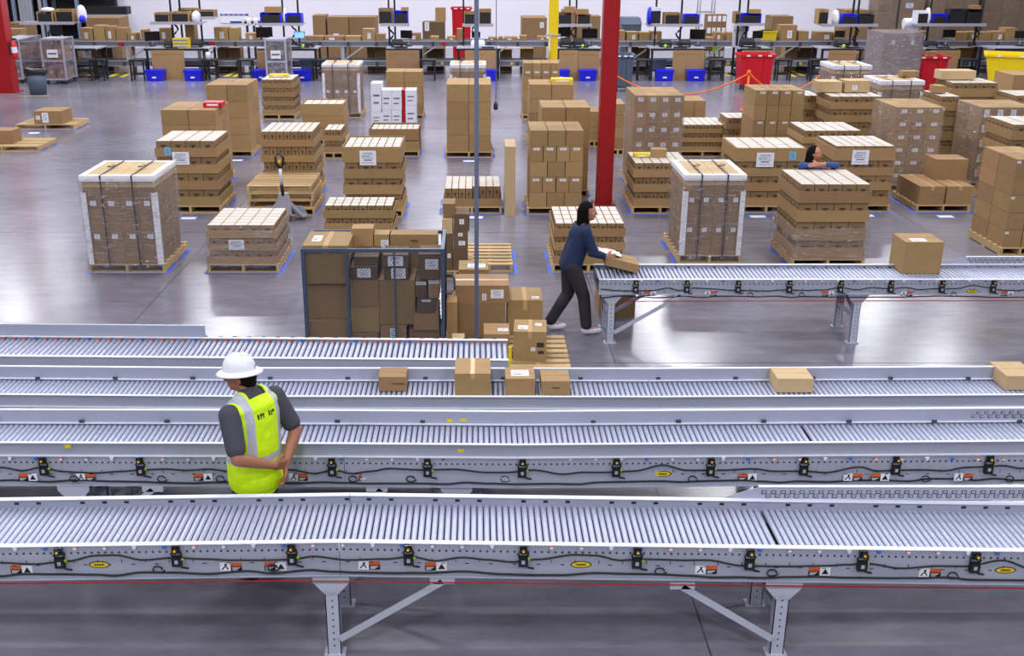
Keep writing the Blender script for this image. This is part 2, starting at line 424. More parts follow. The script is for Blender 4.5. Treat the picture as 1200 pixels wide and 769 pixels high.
        for sx in sensors:                                           # little coils of spare cable
            if rnd.random() < 0.6:
                c = sx - ox + rnd.choice((-0.13, 0.15, 0.22)); zz = Z(sx) - 0.175
                MB().tube([(c + 0.03 * math.cos(a) * (1.5 if a > 4 else 1), -0.016, zz + 0.024 * math.sin(a)) for a in [i * 0.5 for i in range(13)]], 0.005, 'cable_black', 6).build('cable_loop', t)
    return t, ox, oy, Z

def leg_set(t, ox, oy, x, W, ztop, brace=0, gusset=True, depth_legs=(0, 1), xb=None):
    """front and rear post, foot plates, gusset plate, cross tie and diagonal brace"""
    for i in depth_legs:
        y = 0.0 if i == 0 else W - 0.07
        m = MB(); c = x - ox
        m.box(c - 0.045, c + 0.045, y, y + 0.006, 0.012, ztop, 'steel_rail').box(c - 0.045, c - 0.039, y, y + 0.07, 0.012, ztop, 'steel_panel').box(c + 0.039, c + 0.045, y, y + 0.07, 0.012, ztop, 'steel_panel')
        lg = m.build('leg', t)
        h = MB()
        z = 0.08
        while z < ztop - 0.1: h.tube([(c, y - 0.001, z), (c, y + 0.001, z)], 0.007, 'steel_dark', 6); z += 0.05
        h.build('leg_holes', lg, kind='stuff')
        MB().box(c - 0.07, c + 0.07, y - 0.012, y + 0.082, 0.0, 0.012, 'steel_rail').build('foot_plate', lg)
        if gusset:
            MB().poly([(c - 0.12, y - 0.004, ztop + 0.02), (c - 0.12, y - 0.004, ztop - 0.03), (c - 0.045, y - 0.004, ztop - 0.12), (c + 0.045, y - 0.004, ztop - 0.12), (c + 0.12, y - 0.004, ztop - 0.03), (c + 0.12, y - 0.004, ztop + 0.02)], (0, 0.004, 0), 'steel_rail').build('gusset', lg)
    c = x - ox
    MB().box(c - 0.03, c + 0.03, 0.07, W - 0.07, 0.30, 0.335, 'steel_panel').build('cross_tie', t)
    MB().bar((c, 0.05, 0.34), (c, W - 0.05, ztop - 0.08), 0.03, 0.03, 'steel_panel').build('cross_brace', t)
    if brace:
        for y in ((-0.012, W + 0.01) if len(depth_legs) == 2 else (-0.012,)):
            b = MB(); b.bar((c + 0.04 * (1 if brace > 0 else -1), y, 0.14), (c + brace, y, ztop - 0.02), 0.008, 0.045, 'steel_rail')
            br = b.build('diagonal_brace', t)
            MB().box(c + brace - 0.08, c + brace + 0.08, y - 0.004, y + 0.03, ztop - 0.035, ztop + 0.012, 'steel_rail').build('brace_bracket', br)

def wx(px, py, z): return atz(px, py, z).x

# front conveyor
FY, FB = 5.93, 6.56
xj = aty(397, 635, FY).x
zF = [(-4.2, aty(-100, 644, FY).z), (xj, aty(397, 635.5, FY).z), (4.2, aty(1250, 648, FY).z)]
zf = lambda x: zF[0][1]
tF, oxF, oyF, ZF = conveyor('roller_conveyor', 'nearest roller conveyor across the bottom of the photo, on braced legs', -4.2, 4.2, FY, FB, 0.85, profile=zF, drop=0.082, pitch=0.0436, rad=0.0186,
    sensors=[aty(px, 655, FY).x for px in (71, 208, 343, 479, 613, 746, 878, 1010, 1142)], badges=[aty(px, 658, FY).x for px in (116, 681, 1180)],
    stickers=[aty(px, 665, FY).x for px in (12, 258, 310, 420, 498, 815, 948, 1078)], gaps=((aty(908, 612, 6.25).x - 0.014, aty(908, 612, 6.25).x + 0.024),))
leg_set(tF, oxF, oyF, aty(390, 720, FY).x, FB - FY, 0.60, brace=0.72)
leg_set(tF, oxF, oyF, aty(915, 720, FY).x, FB - FY, 0.56, brace=-0.66)
# slotted side plate at the far side of the front conveyor, right
def slotted_plate(t, ox, oy, x0, x1, y, z0, h, ramp=0.28):
    p = MB(); p.poly([(x0 - ox, y - oy, z0), (x1 - ox, y - oy, z0), (x1 - ox, y - oy, z0 + h), (x0 + ramp - ox, y - oy, z0 + h), (x0 - ox, y - oy, z0 + 0.012)], (0, 0.005, 0), 'steel_panel')
    sp = p.build('slotted_plate', t)
    MB().box(x0 + ramp - ox, x1 - ox, y - oy - 0.004, y - oy + 0.024, z0 + h, z0 + h + 0.005, 'lit_flange').build('plate_lip', sp)
    s = MB(); x = x0 + ramp + 0.02
    while x < x1 - 0.05:
        for dx, dz in ((0, 0.62), (0.030, 0.32)):
            s.box(x + dx - ox, x + dx + 0.036 - ox, y - oy - 0.002, y - oy, z0 + h * dz - 0.013, z0 + h * dz + 0.013, 'steel_dark')
            s.box(x + dx + 0.006 - ox, x + dx + 0.030 - ox, y - oy - 0.004, y - oy - 0.002, z0 + h * dz - 0.006, z0 + h * dz + 0.010, 'guard_steel')
        x += 0.066
    s.build('plate_slots', sp, kind='stuff')
slotted_plate(tF, oxF, oyF, aty(845, 581, FB).x, 4.2, FB + 0.01, ZF(2.5) - 0.0, 0.10, 0.26)

# red pull cord under the front conveyor
pc = MB(); pc.tube([(-4.2, FY - 0.035, aty(-90, 686, FY - 0.035).z), (aty(340, 678, FY).x, FY - 0.035, aty(340, 681, FY - 0.035).z), (4.2, FY - 0.035, aty(1240, 691, FY - 0.035).z)], 0.0045, 'red_paint', 6)
tag(pc.build('pull_cord'), 'thin red safety pull cord strung below the nearest conveyor', 'cord')

# second row: guarded conveyor behind the worker
CYF, CYB = 7.16, 7.76
skC = [(-5.5, 0.03), (-1.0, 0.0), (0.3, -0.02), (5.6, 0.07)]
tC, oxC, oyC, ZC = conveyor('roller_conveyor', 'guarded roller conveyor just behind the worker in the yellow vest', -5.5, 5.6, CYF, CYB, 0.85, guard=0.105, skew=skC, pitch=0.0436, rad=0.0186,
    sensors=[aty(px, 540, CYF).x for px in (50, 164, 277, 389, 501, 612, 722, 833, 943, 1052, 1162)], badges=[aty(777, 545, CYF).x],
    stickers=[aty(px, 548, CYF).x for px in (20, 88, 226, 338, 420, 545, 590, 680, 866, 990, 1022, 1120)], gaps=((aty(956, 510, 7.45).x - 0.012, aty(956, 510, 7.45).x + 0.03),))
for px in (85, 535, 968): leg_set(tC, oxC, oyC, aty(px, 565, CYF).x, CYB - CYF, 0.60, brace=-0.6 if px == 535 else 0.6)
s = MB(); x = aty(952, 490, CYB).x; s2 = MB()
while x < 5.5:
    for dx, dz in ((0, 0.072), (0.030, 0.040)):
        yy = CYB - oyC - 0.004 + 0.045
        s.box(x + dx - oxC, x + dx + 0.032 - oxC, yy - 0.003, yy, 0.85 + dz - 0.012, 0.85 + dz + 0.012, 'steel_dark'); s.box(x + dx + 0.006 - oxC, x + dx + 0.030 - oxC, yy - 0.005, yy - 0.003, 0.85 + dz - 0.005, 0.85 + dz + 0.009, 'guard_steel')
    x += 0.066
for o_ in [s.build('guard_slots', tC, kind='stuff')]: pass
for px, py, n in ((80, 523, 'f'), (527, 492.5, 'b'), (543, 491.5, 'b'), (540, 527.5, 'f')):
    p = aty(px, py, CYF + 0.012 if n == 'f' else CYB - 0.004)
    yy = (0.010 if n == 'f' else CYB - oyC - 0.006)
    MB().box(p.x - 0.024 - oxC, p.x + 0.024 - oxC, yy - 0.012, yy - 0.004, p.z - 0.012, p.z + 0.014, 'yellow_badge').build('yellow_sticker', tC)

# third row
BYF, BYB = 8.04, 8.66
skB = [(-6.2, 0.09), (-2.0, 0.0), (1.5, -0.01), (6.2, 0.06)]
tB, oxB, oyB, ZB = conveyor('roller_conveyor', 'guarded roller conveyor carrying the four small cartons in mid-photo', -6.2, 6.2, BYF, BYB, 0.85, guard=0.105, skew=skB, pitch=0.0436, rad=0.0186,
    sensors=[aty(px, 482, BYF).x for px in (34, 138, 241, 343, 445, 546, 646, 747, 846, 945, 1046, 1145)], wires=True, holes=False)
for px in (150, 560, 900): leg_set(tB, oxB, oyB, aty(px, 490, BYF).x, BYB - BYF, 0.60)

# fourth row, ends at the carton pile
AYF, AYB = 9.12, 9.66
xe = aty(596, 412, 9.4).x
skA = [(-6.8, 0.16), (xe, 0.0)]
tA, oxA, oyA, ZA = conveyor('roller_conveyor', 'roller conveyor ending at the carton pile beside the mesh cage cart', -6.8, xe, AYF, AYB, 0.85, skew=skA, drop=0.042, pitch=0.052, rad=0.021, sensors=[], wires=False, holes=False, guard=0.0)
k = MB(); xgd = aty(238, 395, AYB).x
k.hexa([(xx - oxA, yy + sy, 0.858 + dz) for dz in (0, 0.115) for xx, yy, sy in ((-6.8, AYB - oyA, 0.16), (xgd, AYB - oyA, 0.06), (xgd, AYB - oyA + 0.03, 0.06), (-6.8, AYB - oyA + 0.03, 0.16))], 'guard_steel')
k.build('guard_rail', tA)
h = MB(); x = -6.7; i = 0
while x < xe:
    u = (x + 6.8) / (xe + 6.8); sk = 0.16 * (1 - u)
    h.box(x - oxA - 0.014, x - oxA + 0.014, AYB - oyA - 0.032 + sk, AYB - oyA - 0.008 + sk, 0.830, 0.848, 'blue_cap' if i % 5 == 3 else 'orange'); x += 0.104; i += 1
h.build('roller_band', tA, kind='stuff')
h = MB(); x = -6.7
while x < xe:
    u = (x + 6.8) / (xe + 6.8); sk = 0.16 * (1 - u)
    h.box(x - oxA - 0.02, x - oxA + 0.02, AYB - oyA + 0.005 + sk, AYB - oyA + 0.009 + sk, 0.857, 0.862, 'black'); x += 0.14
h.build('flange_slots', tA, kind='stuff')
MB().box(xe - oxA - 0.01, xe - oxA + 0.02, 0.0, 0.02, 0.80, 0.98, 'yellow_paint').build('end_post', tA)
for px in (60, 330, 560): leg_set(tA, oxA, oyA, aty(px, 430, AYF).x, AYB - AYF, 0.60)

# right rear conveyor
RYF, RYB = 11.82, 12.45
rx0 = aty(702, 330, RYF).x; rx1 = 9.5
zR = aty(900, 328, RYF).z
tR, oxR, oyR, ZR = conveyor('roller_conveyor', 'rear roller conveyor on the right with one large carton riding on it', rx0, rx1, RYF, RYB, zR, drop=0.052, pitch=0.052, rad=0.021, panel=0.17,
    sensors=[aty(px, 332, RYF).x for px in (745, 805, 865, 925, 985, 1044, 1104, 1164)], badges=[aty(1140, 335, RYF).x], stickers=[aty(px, 340, RYF).x for px in (755, 826, 964, 1056, 1174)],
    gaps=((aty(1138, 315, 12.1).x - 0.02, aty(1138, 315, 12.1).x + 0.03),))
leg_set(tR, oxR, oyR, aty(716, 370, RYF).x, RYB - RYF, zR - 0.17, brace=0.8, xb=1)
leg_set(tR, oxR, oyR, aty(1003, 370, RYF).x, RYB - RYF, zR - 0.17)
slotted_plate(tR, oxR, oyR, aty(1104, 302, RYB).x, rx1, RYB + 0.012, zR + 0.006, 0.085, 0.30)
pc = MB(); pc.tube([(rx0 + 0.3, RYF - 0.035, zR - 0.25), (rx1, RYF - 0.035, zR - 0.24)], 0.005, 'red_paint', 6)
tag(pc.build('pull_cord'), 'thin red safety pull cord strung below the rear right conveyor', 'cord')

# ------------------------------------------------------------------ cartons, cases, pallets
def carton_mesh(m, style):
    b = MB()
    b.box(-0.5, 0.5, 0, 1, 0, 0.982, m, top='seam')
    if style in ('seam', 'tape', 'plain'):
        b.box(-0.5, 0.5, 0, 0.492, 0.982, 1.0, m); b.box(-0.5, 0.5, 0.508, 1.0, 0.982, 1.0, m)
    elif style in ('seamy', 'tapey'):
        b.box(-0.5, -0.008, 0, 1, 0.982, 1.0, m); b.box(0.008, 0.5, 0, 1, 0.982, 1.0, m)
    if style == 'tapey':
        b.box(-0.06, 0.06, -0.004, 1.004, 1.0, 1.004, 'tape'); b.box(-0.06, 0.06, -0.004, 0.0, 0.78, 1.0, 'tape')
    if style == 'tape':
        b.box(-0.503, 0.503, 0.44, 0.56, 1.0, 1.004, 'tape')
    return b.mesh('carton')
def label_mesh(m):
    b = MB(); b.box(-0.5, 0.5, -0.004, 0, -0.5, 0.5, m)
    for i, (u0, u1, v0, hh) in enumerate(((-.3, .3, .30, .05), (-.38, .32, .18, .03), (-.38, .1, .09, .03), (-.38, .36, .0, .03), (-.25, .25, -.18, .08), (-.38, .36, -.34, .03))): b.box(u0, u1, -0.006, -0.004, v0, v0 + hh, 'ink')
    return b.mesh('paper_label')
def top_label_mesh():
    b = MB(); b.box(-0.5, 0.5, -0.5, 0.5, 1.0, 1.006, 'paper'); b.box(-0.38, 0.1, -0.3, -0.15, 1.006, 1.008, 'ink'); b.box(-0.38, 0.36, 0.1, 0.2, 1.006, 1.008, 'ink')
    return b.mesh('top_label')
def mark_mesh():
    b = MB(); b.box(-0.5, 0.5, -0.003, 0, 0.1, 0.5, 'print'); b.box(-0.3, 0.5, -0.003, 0, -0.45, -0.2, 'print')
    return b.mesh('printed_mark')
def carton(x, y, z, w, d, h, label=None, group=None, rz=0.0, m='cardboard', style='seam', parent=None, labels=(), tops=(), marks=(), name='carton', lm='paper', rx=0.0, ry=0.0):
    """front lower middle of the carton at x, y, z"""
    o = O(name, cached(('carton', m, style), lambda: carton_mesh(m, style)), parent, (x, y, z), (rx, ry, rz), (w, d, h))
    if label: tag(o, label, 'carton', group)
    for (u, v, su, sv) in labels: O('paper_label', cached(('label', lm), lambda: label_mesh(lm)), o, (u, 0, v), scale=(su, 0.012 / d * 0.3, sv))
    for (u, v, su, sv) in tops: O('top_label', cached('toplabel', top_label_mesh), o, (u, v, 0), scale=(su, sv, 1))
    for (u, v, su, sv) in marks: O('printed_mark', cached('mark', mark_mesh), o, (u, 0, v), scale=(su, 1, sv))
    return o

def board_mesh(): return MB().box(0, 1, 0, 1, 0, 1, 'pallet_wood').mesh('deck_board')
def pallet_parts(t, W, D, z=0.0, x=0.0, y=0.0):
    bm_ = cached('board', board_mesh)
    n = 7; bw = 0.092
    for i in range(n): O('deck_board', bm_, t, (x - W / 2, y + (D - bw) * i / (n - 1), z + 0.112), scale=(W, bw, 0.018))
    for i in range(3): O('stringer', bm_, t, (x - W / 2 + (W - 0.04) * i / 2, y, z + 0.018), scale=(0.04, D, 0.094))
    for i in range(3): O('bottom_board', bm_, t, (x - W / 2, y + (D - bw) * i / 2, z), scale=(W, bw, 0.018))
def pallet_mesh(W, D):
    b = MB(); n = 7; bw = 0.092
    for i in range(n): y = (D - bw) * i / (n - 1); b.box(-W / 2, W / 2, y, y + bw, 0.112, 0.13, 'pallet_wood')
    for i in range(3): x = -W / 2 + (W - 0.04) * i / 2; b.box(x, x + 0.04, 0, D, 0.018, 0.112, 'pallet_wood')
    for i in range(3): y = (D - bw) * i / 2; b.box(-W / 2, W / 2, y, y + bw, 0, 0.018, 'pallet_wood')
    return b.mesh('pallet')
def pallet(x, y, W, D, label, z=0.0, rz=0.0, fine=True, group=None):
    t = thing('pallet', label, 'pallet', (x, y, z), rz, group)
    pallet_parts(t, W, D)
    return t
PH = 0.13
def spot(xl, xr, yb, yt):
    a = atz(xl, yb); b = atz(xr, yb); Y = a.y
    H = aty((xl + xr) / 2, yt, Y).z
    return (a.x + b.x) / 2, Y, b.x - a.x, H

def tape_outline(x, y, W, D, desc, sides='fblr', gap=0.05):
    m = MB(); x0, x1, y0, y1 = x - W / 2 - gap, x + W / 2 + gap, y - gap, y + D + gap; s_ = 0.058; h_ = 0.0008
    if 'f' in sides: m.box(x0, x1, y0, y0 + s_, 0.0012, 0.0012 + h_, 'blue_tape')
    if 'b' in sides: m.box(x0, x1, y1 - s_, y1, 0.0012, 0.0012 + h_, 'blue_tape')
    yy = y0 + s_
    for k, xx in (('l', x0), ('r', x1 - s_)):
        if k in sides: m.box(xx, xx + s_, y0 + s_, y0 + (y1 - y0) * 0.42, 0.0012, 0.0012 + h_, 'blue_tape').box(xx, xx + s_, y0 + (y1 - y0) * 0.58, y1 - s_, 0.0012, 0.0012 + h_, 'blue_tape')
    tag(m.build('floor_tape'), 'blue tape outline on floor around ' + desc, 'floor tape')
def floor_tag(px, py, desc, w_=0.26, d_=0.16):
    p = atz(px, py)
    o = MB().box(p.x - w_ / 2 - 0.03, p.x + w_ / 2 + 0.03, p.y - d_ / 2 - 0.03, p.y + d_ / 2 + 0.03, 0.0022, 0.003, 'blue_tape').build('floor_sign')
    tag(o, 'white bay label framed in blue tape on the floor ' + desc, 'floor label')
    MB().box(p.x - w_ / 2, p.x + w_ / 2, p.y - d_ / 2, p.y + d_ / 2, 0.003, 0.0036, 'paper').build('label_sheet', o)

NUM = ['one', 'two', 'three', 'four', 'five', 'six', 'seven', 'eight']
def rowword(k, n):                           # k from the top
    return 'top' if k == 0 else ('bottom' if k == n - 1 else 'row-' + NUM[k])
def colword(i, n):
    if n == 1: return 'single'
    return 'left' if i == 0 else ('right' if i == n - 1 else ('middle' if n == 3 else ORD[i]))
def depthword(j, n):
    return 'front' if j == 0 else ('back' if j == n - 1 else ORD[j] + '-deep')

def carton_stack(desc, xl, xr, yb, yt, cols, rows, deep, D=1.1, m='cardboard', style='seam', label_rows=(), tape='fblr', base=True, altcols=None, cmat=None, nolabel_tape=False, lpos=(0.0, 0.78, 0.22, 0.16), pal_ext=0.02, jitter=0.006):
    x, y, W, H = spot(xl, xr, yb, yt)
    rnd = random.Random(desc)
    if base: pallet(x, y, W + pal_ext, D + 0.03, 'wooden pallet under ' + desc)
    z0 = PH if base else 0.0
    if tape: tape_outline(x, y, W + pal_ext, D + 0.03, desc, tape)
    rh = (H - z0) / rows
    for k in range(rows):
        nc = altcols if (altcols and k % 2 == 1) else cols
        cw = (W - 0.02) / nc; dd = D / deep
        for i in range(nc):
            for j in range(deep):
                side = abs((xl + xr) / 2 - CX) < 110 or i == (nc - 1 if (xl + xr) / 2 < CX else 0)
                if deep > 2 and not (k == 0 or j == 0 or side): continue
                lab = f"{rowword(k, rows)} {depthword(j, deep)} {colword(i, nc)} carton of {desc}"
                carton(x - (W - 0.02) / 2 + cw * (i + 0.5) + rnd.uniform(-jitter, jitter) * 0.4, y + 0.015 + dd * j + rnd.uniform(0, jitter), z0 + rh * (rows - 1 - k), cw - 0.012, dd - 0.012, rh - 0.004,
                       lab, 'cartons of ' + desc, m=m, style=style, labels=[lpos] if (k in label_rows and j == 0) else ())
    return x, y, W, H

def case_mesh(top):
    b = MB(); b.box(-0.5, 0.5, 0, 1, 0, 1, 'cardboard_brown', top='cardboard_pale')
    if top == 'white': b.box(-0.45, 0.45, 0.07, 0.93, 1.0, 1.010, 'case_white')
    b.box(-0.20, 0.20, -0.012, 0.0, 0.66, 0.74, 'print'); b.box(-0.06, 0.06, -0.012, 0, 0.50, 0.66, 'print')
    b.box(0.5, 0.512, 0.3, 0.7, 0.66, 0.74, 'print'); b.box(-0.512, -0.5, 0.3, 0.7, 0.66, 0.74, 'print')
    return b.mesh('case')
def tray_mesh(lip):
    b = MB(); t_ = 0.012; m = 'cardboard'
    b.box(-0.5, 0.5, 0, 1, 0, 0.04, m); b.box(-0.5, 0.5, 0, t_, 0.04, lip, m); b.box(-0.5, 0.5, 1 - t_, 1, 0.04, lip, m)
    b.box(-0.5, -0.5 + t_, t_, 1 - t_, 0.04, lip, m); b.box(0.5 - t_, 0.5, t_, 1 - t_, 0.04, lip, m)
    return b.mesh('tray')
def tray_stack(desc, xl, xr, yb, yt, layers, cols, deep, D=1.1, tape='fblr', base=True, lip=0.55, toplip=None, top='white', sheets=(), missing=(), wrap=False, parent=None, jit=0.012, pal_ext=0.03, fill=1.0, topcols=None, topdeep=None):
    """pallet carrying shallow cardboard trays filled with small cases"""
    x, y, W, H = spot(xl, xr, yb, yt)
    rnd = random.Random(desc)
    if base and not wrap: pallet(x, y, W + pal_ext, D + 0.04, 'wooden pallet under ' + desc)
    if tape: tape_outline(x, y, W + pal_ext, D + 0.04, desc, tape)
    root = None
    if wrap:
        root = thing('wrapped_pallet_load', desc, 'pallet load', (x, y, 0)); pallet_parts(root, W + pal_ext, D + 0.04)
    z0 = PH if base else 0.0; rh = (H - z0) / layers
    trays = []
    for k in range(layers):
        z = z0 + rh * (layers - 1 - k)
        lp = (toplip if (toplip and k == 0) else lip)
        nc, nd = (topcols or cols, topdeep or deep) if k == 0 else (cols, deep)
        if wrap:
            t = O('tray', cached(('tray', lp), lambda: tray_mesh(lp)), root, (rnd.uniform(-jit, jit) * .5, 0.01, z), scale=(W, D, rh)); holder, ox, oy, oz = t, 0, 0, 0
        else:
            t = thing('case_tray', f"{rowword(k, layers)} tray of cases in {desc}", 'tray', (x + rnd.uniform(-jit, jit), y + 0.01 + rnd.uniform(0, jit), z), 0, 'trays of ' + desc)
            O('tray', cached(('tray', lp), lambda: tray_mesh(lp)), t, scale=(W, D, rh))
        trays.append(t)
        iw, idp = W - 0.045, D - 0.045
        cw, dd = iw / nc, idp / nd
        hh = rh * (1.0 if k or lp < 0.9 else 0.93) - 0.01 - 0.045 * rh
        for i in range(nc):
            for j in range(nd):
                if not (k == 0 or j == 0 or i in (0, nc - 1)): continue
                if k == 0 and (i, j) in missing: continue
                px_, py_ = -iw / 2 + cw * (i + 0.5), 0.0225 + dd * j
                tp = top if k == 0 else 'brown'
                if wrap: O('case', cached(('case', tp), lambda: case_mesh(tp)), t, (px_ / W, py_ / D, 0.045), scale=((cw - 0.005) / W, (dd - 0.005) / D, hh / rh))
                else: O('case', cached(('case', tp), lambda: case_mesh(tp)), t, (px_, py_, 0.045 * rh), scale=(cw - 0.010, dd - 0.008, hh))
        if wrap: continue
    for (k, u, v, su, sv, lm) in sheets:     # paper sheets stuck on the front of a tray (metres, from its left)
        tr = trays[k]
        O('paper_sheet', cached(('label', lm), lambda: label_mesh(lm)), tr, (-W / 2 + u, -0.004, v), scale=(su, 1, sv))
    if wrap: film_shell(root, W + 0.03, D + 0.03, 0.06, H * 0.98)
    return x, y, W, H

def film_shell(root, W, D, z0, z1, top=False, name='stretch_wrap', y0=-0.006):
    b = MB(); nx, nz = 18, max(8, int((z1 - z0) / 0.055))
    rnd = random.Random(W * 100 + z1)
    loop = []
    for (ax, ay, bx, by) in ((-W / 2, 0, W / 2, 0), (W / 2, 0, W / 2, D), (W / 2, D, -W / 2, D), (-W / 2, D, -W / 2, 0)):
        for i in range(nx): u = i / nx; loop.append((ax + (bx - ax) * u, ay + (by - ay) * u))
    n = len(loop)
    for k in range(nz + 1):
        for (px_, py_) in loop:
            e = rnd.uniform(0, .016) * (0.5 + 0.5 * math.sin(k * 0.9 + px_ * 3 + py_ * 2))
            b.v.append((px_ + (e if px_ > W / 2 - .001 else (-e if px_ < -W / 2 + .001 else 0)), y0 + py_ + (-e if py_ < .001 else (e if py_ > D - .001 else 0)), z0 + (z1 - z0) * (k + (rnd.uniform(-.3, .3) if 0 < k < nz else 0)) / nz))
    for k in range(nz):
        for i in range(n): j = (i + 1) % n; b.face([k * n + i, k * n + j, (k + 1) * n + j, (k + 1) * n + i], 'stretch_film', True)
    if top: b.face([nz * n + i for i in range(n)], 'stretch_film')
    return b.build(name, root)

def wrapped_load(desc, xl, xr, yb, yt, cols, rows, deep, D=1.12, label_rows=(), m='cardboard', tape='fblr', lpos=(0.0, 0.8, 0.2, 0.14), topfilm=False, base=True, altcols=None, film_n=1):
    x, y, W, H = spot(xl, xr, yb, yt)
    t = thing('wrapped_pallet_load', desc, 'pallet load', (x, y, 0))
    if base: pallet_parts(t, W + 0.03, D + 0.04)
    if tape: tape_outline(x, y, W, D, 'the ' + desc, tape)
    z0 = PH if base else 0; rh = (H - z0) / rows
    for k in range(rows):
        nc = altcols if (altcols and k % 2) else cols
        cw = (W - 0.03) / nc; dd = (D - 0.03) / deep
        for i in range(nc):
            for j in range(deep):
                if not (k == 0 or j == 0 or i in (0, nc - 1)): continue
                carton(-(W - 0.03) / 2 + cw * (i + 0.5), 0.02 + dd * j, z0 + rh * (rows - 1 - k), cw - 0.005, dd - 0.005, rh - 0.002, m=m, style='seam', parent=t, labels=[lpos] if (k in label_rows and j == 0) else ())
    for q in range(film_n): film_shell(t, W + 0.012 * q, D + 0.012 * q, 0.05, H + 0.004, topfilm)
    return t, x, y, W, H

def strapped_load(desc, xl, xr, yb, yt, cols, rows, deep, D=1.12, label_rows=(2, 5), tape='fblr', split=None, lw=0.075, grid=4):
    """carton load with white cardboard edge boards, two black straps and stretch film, on its pallet"""
    x, y, W, H = spot(xl, xr, yb, yt)
    t = thing('strapped_pallet_load', desc, 'pallet load', (x, y, 0))
    pallet_parts(t, W + 0.06, D + 0.16)
    if tape: tape_outline(x, y, W + 0.06, D + 0.16, 'the ' + desc, tape)
    z0 = PH; rh = (H - z0) / rows; cw = (W - 0.03) / cols; dd = (D - 0.03) / deep
    for k in range(rows):
        for i in range(cols):
            for j in range(deep):
                if not (k == 0 or j == 0 or i in (0, cols - 1)): continue
                carton(-(W - 0.03) / 2 + cw * (i + 0.5), 0.02 + dd * j, z0 + rh * (rows - 1 - k), cw - 0.005, dd - 0.005, rh - 0.002, m='cardboard_brown' if k else 'cardboard_pale', style='seam', parent=t,
                       labels=[(0.0, 0.55, 0.32, 0.42)] if (k in label_rows and j == 0) else ())
    b = 0.06; tz = H
    # edge boards round the top
    for (x0, x1, y0, y1) in ((-W / 2, W / 2, -0.004, lw), (-W / 2, W / 2, D - lw, D + 0.004), (-W / 2, -W / 2 + lw, lw, D - lw), (W / 2 - lw, W / 2, lw, D - lw)):
        MB().box(x0, x1, y0, y1, tz, tz + 0.007, 'corner_board').build('edge_board', t)
    MB().box(-W / 2 - 0.006, W / 2 + 0.006, -0.012, -0.004, tz - lw, tz + 0.007, 'corner_board').build('edge_board', t)
    for sx in (-1, 1): MB().box(sx * (W / 2 + 0.003) - 0.004, sx * (W / 2 + 0.003) + 0.004, -0.004, D, tz - lw * 0.9, tz + 0.007, 'corner_board').build('edge_board', t)
    # upright corner posts
    for sx in (-1, 1):
        p = MB(); xx = sx * W / 2
        p.box(min(xx, xx - sx * 0.065), max(xx, xx - sx * 0.065), -0.013, -0.005, z0, tz - lw - (0.16 if sx < 0 else 0.16) * 1.0, 'corner_board')
        p.box(min(xx, xx + sx * 0.007), max(xx, xx + sx * 0.007), -0.013, 0.06, z0, tz - lw - 0.16, 'corner_board'); p.build('corner_post', t)
    for u in (-0.22, 0.20):
        s_ = MB(); s_.box(u * W - 0.010, u * W + 0.010, -0.020, -0.014, 0.06, tz + 0.012, 'strap_black'); s_.box(u * W - 0.010, u * W + 0.010, -0.02, D + 0.008, tz + 0.008, tz + 0.012, 'strap_black')
        st = s_.build('strap', t)
        q = MB(); q.tube([(u * W + 0.03 * math.cos(a) * (1 + a * 0.2), D * 0.45 + 0.05 * math.sin(a), tz + 0.025 + 0.004 * a) for a in [i * 0.6 for i in range(14)]], 0.006, 'strap_black', 5); q.build('strap_tail', st)
    film_shell(t, W + 0.03, D + 0.03, 0.05, tz - 0.03, y0=-0.024)
    return x, y, W, H

# ---- front row of pallet loads
strapped_load('big strapped load with white edge boards, far left', 107, 192, 320, 206.5, 4, 8, 4, label_rows=(2, 5), D=1.1)
tray_stack('low film-wrapped pallet load of white-topped cases, front left', 245, 326, 320, 264, 3, 6, 5, wrap=True, topcols=5, topdeep=6, sheets=((1, 0.42, 0.5, 0.22, 0.75, 'paper'),))
tray_stack('the low white topped stack behind the cage cart', 381, 463, 296, 241, 3, 8, 5, tape='r', lip=0.62, D=0.62, topdeep=3)
tray_stack('the low white topped stack behind the walking woman', 648, 731, 320, 262, 3, 8, 5, tape='fl', lip=0.6, topcols=8, topdeep=4)
strapped_load('strapped white-edged load behind the rear right conveyor', 796, 866, 309, 205.5, 4, 8, 4, label_rows=(2, 5), D=1.15, tape='l')
x37, y37, W37, H37 = tray_stack('the tray stack the denim clad woman leans on', 928, 1011, 314, 216, 4, 4, 6, tape='l', lip=0.60, D=1.12, topcols=5, topdeep=8)
sheath = thing('film_sheet', 'clear stretch film wound round the tray stack below the leaning woman', 'plastic film', (x37, y37, 0)); film_shell(sheath, W37 + 0.07, 1.22, 0.14, 0.62, y0=-0.035)

# ---- second row
tray_stack('the tray stack right behind the left strapped load', 188, 259, 250, 165, 4, 4, 6, lip=0.55, tape='r', sheets=((0, 0.44, -0.02, 0.29, 0.22, 'paper'), (0, 0.22, 0.10, 0.11, 0.14, 'paper_blue')))
carton_stack('the two wide stack behind the left tray stack', 196, 260, 222, 129, 2, 5, 2, m='cardboard', style='seam', tape='r', D=1.15)
tray_stack('the tray stack behind the pallet jack', 310, 372, 234, 154, 4, 7, 6, tape='r', lip=0.45)
tray_stack('the white-sheet stack behind the cage cart', 404, 472, 255, 172, 4, 4, 6, tape='r', lip=0.6, toplip=0.98, topcols=7, topdeep=5, sheets=((0, 0.44, 0.08, 0.28, 0.25, 'paper'),))
tray_stack('the knee-high trays left of the tall upright carton', 519, 587, 251, 221, 1, 8, 6, tape='flr', lip=0.42, missing=((4, 0), (5, 0), (6, 0), (7, 0)))
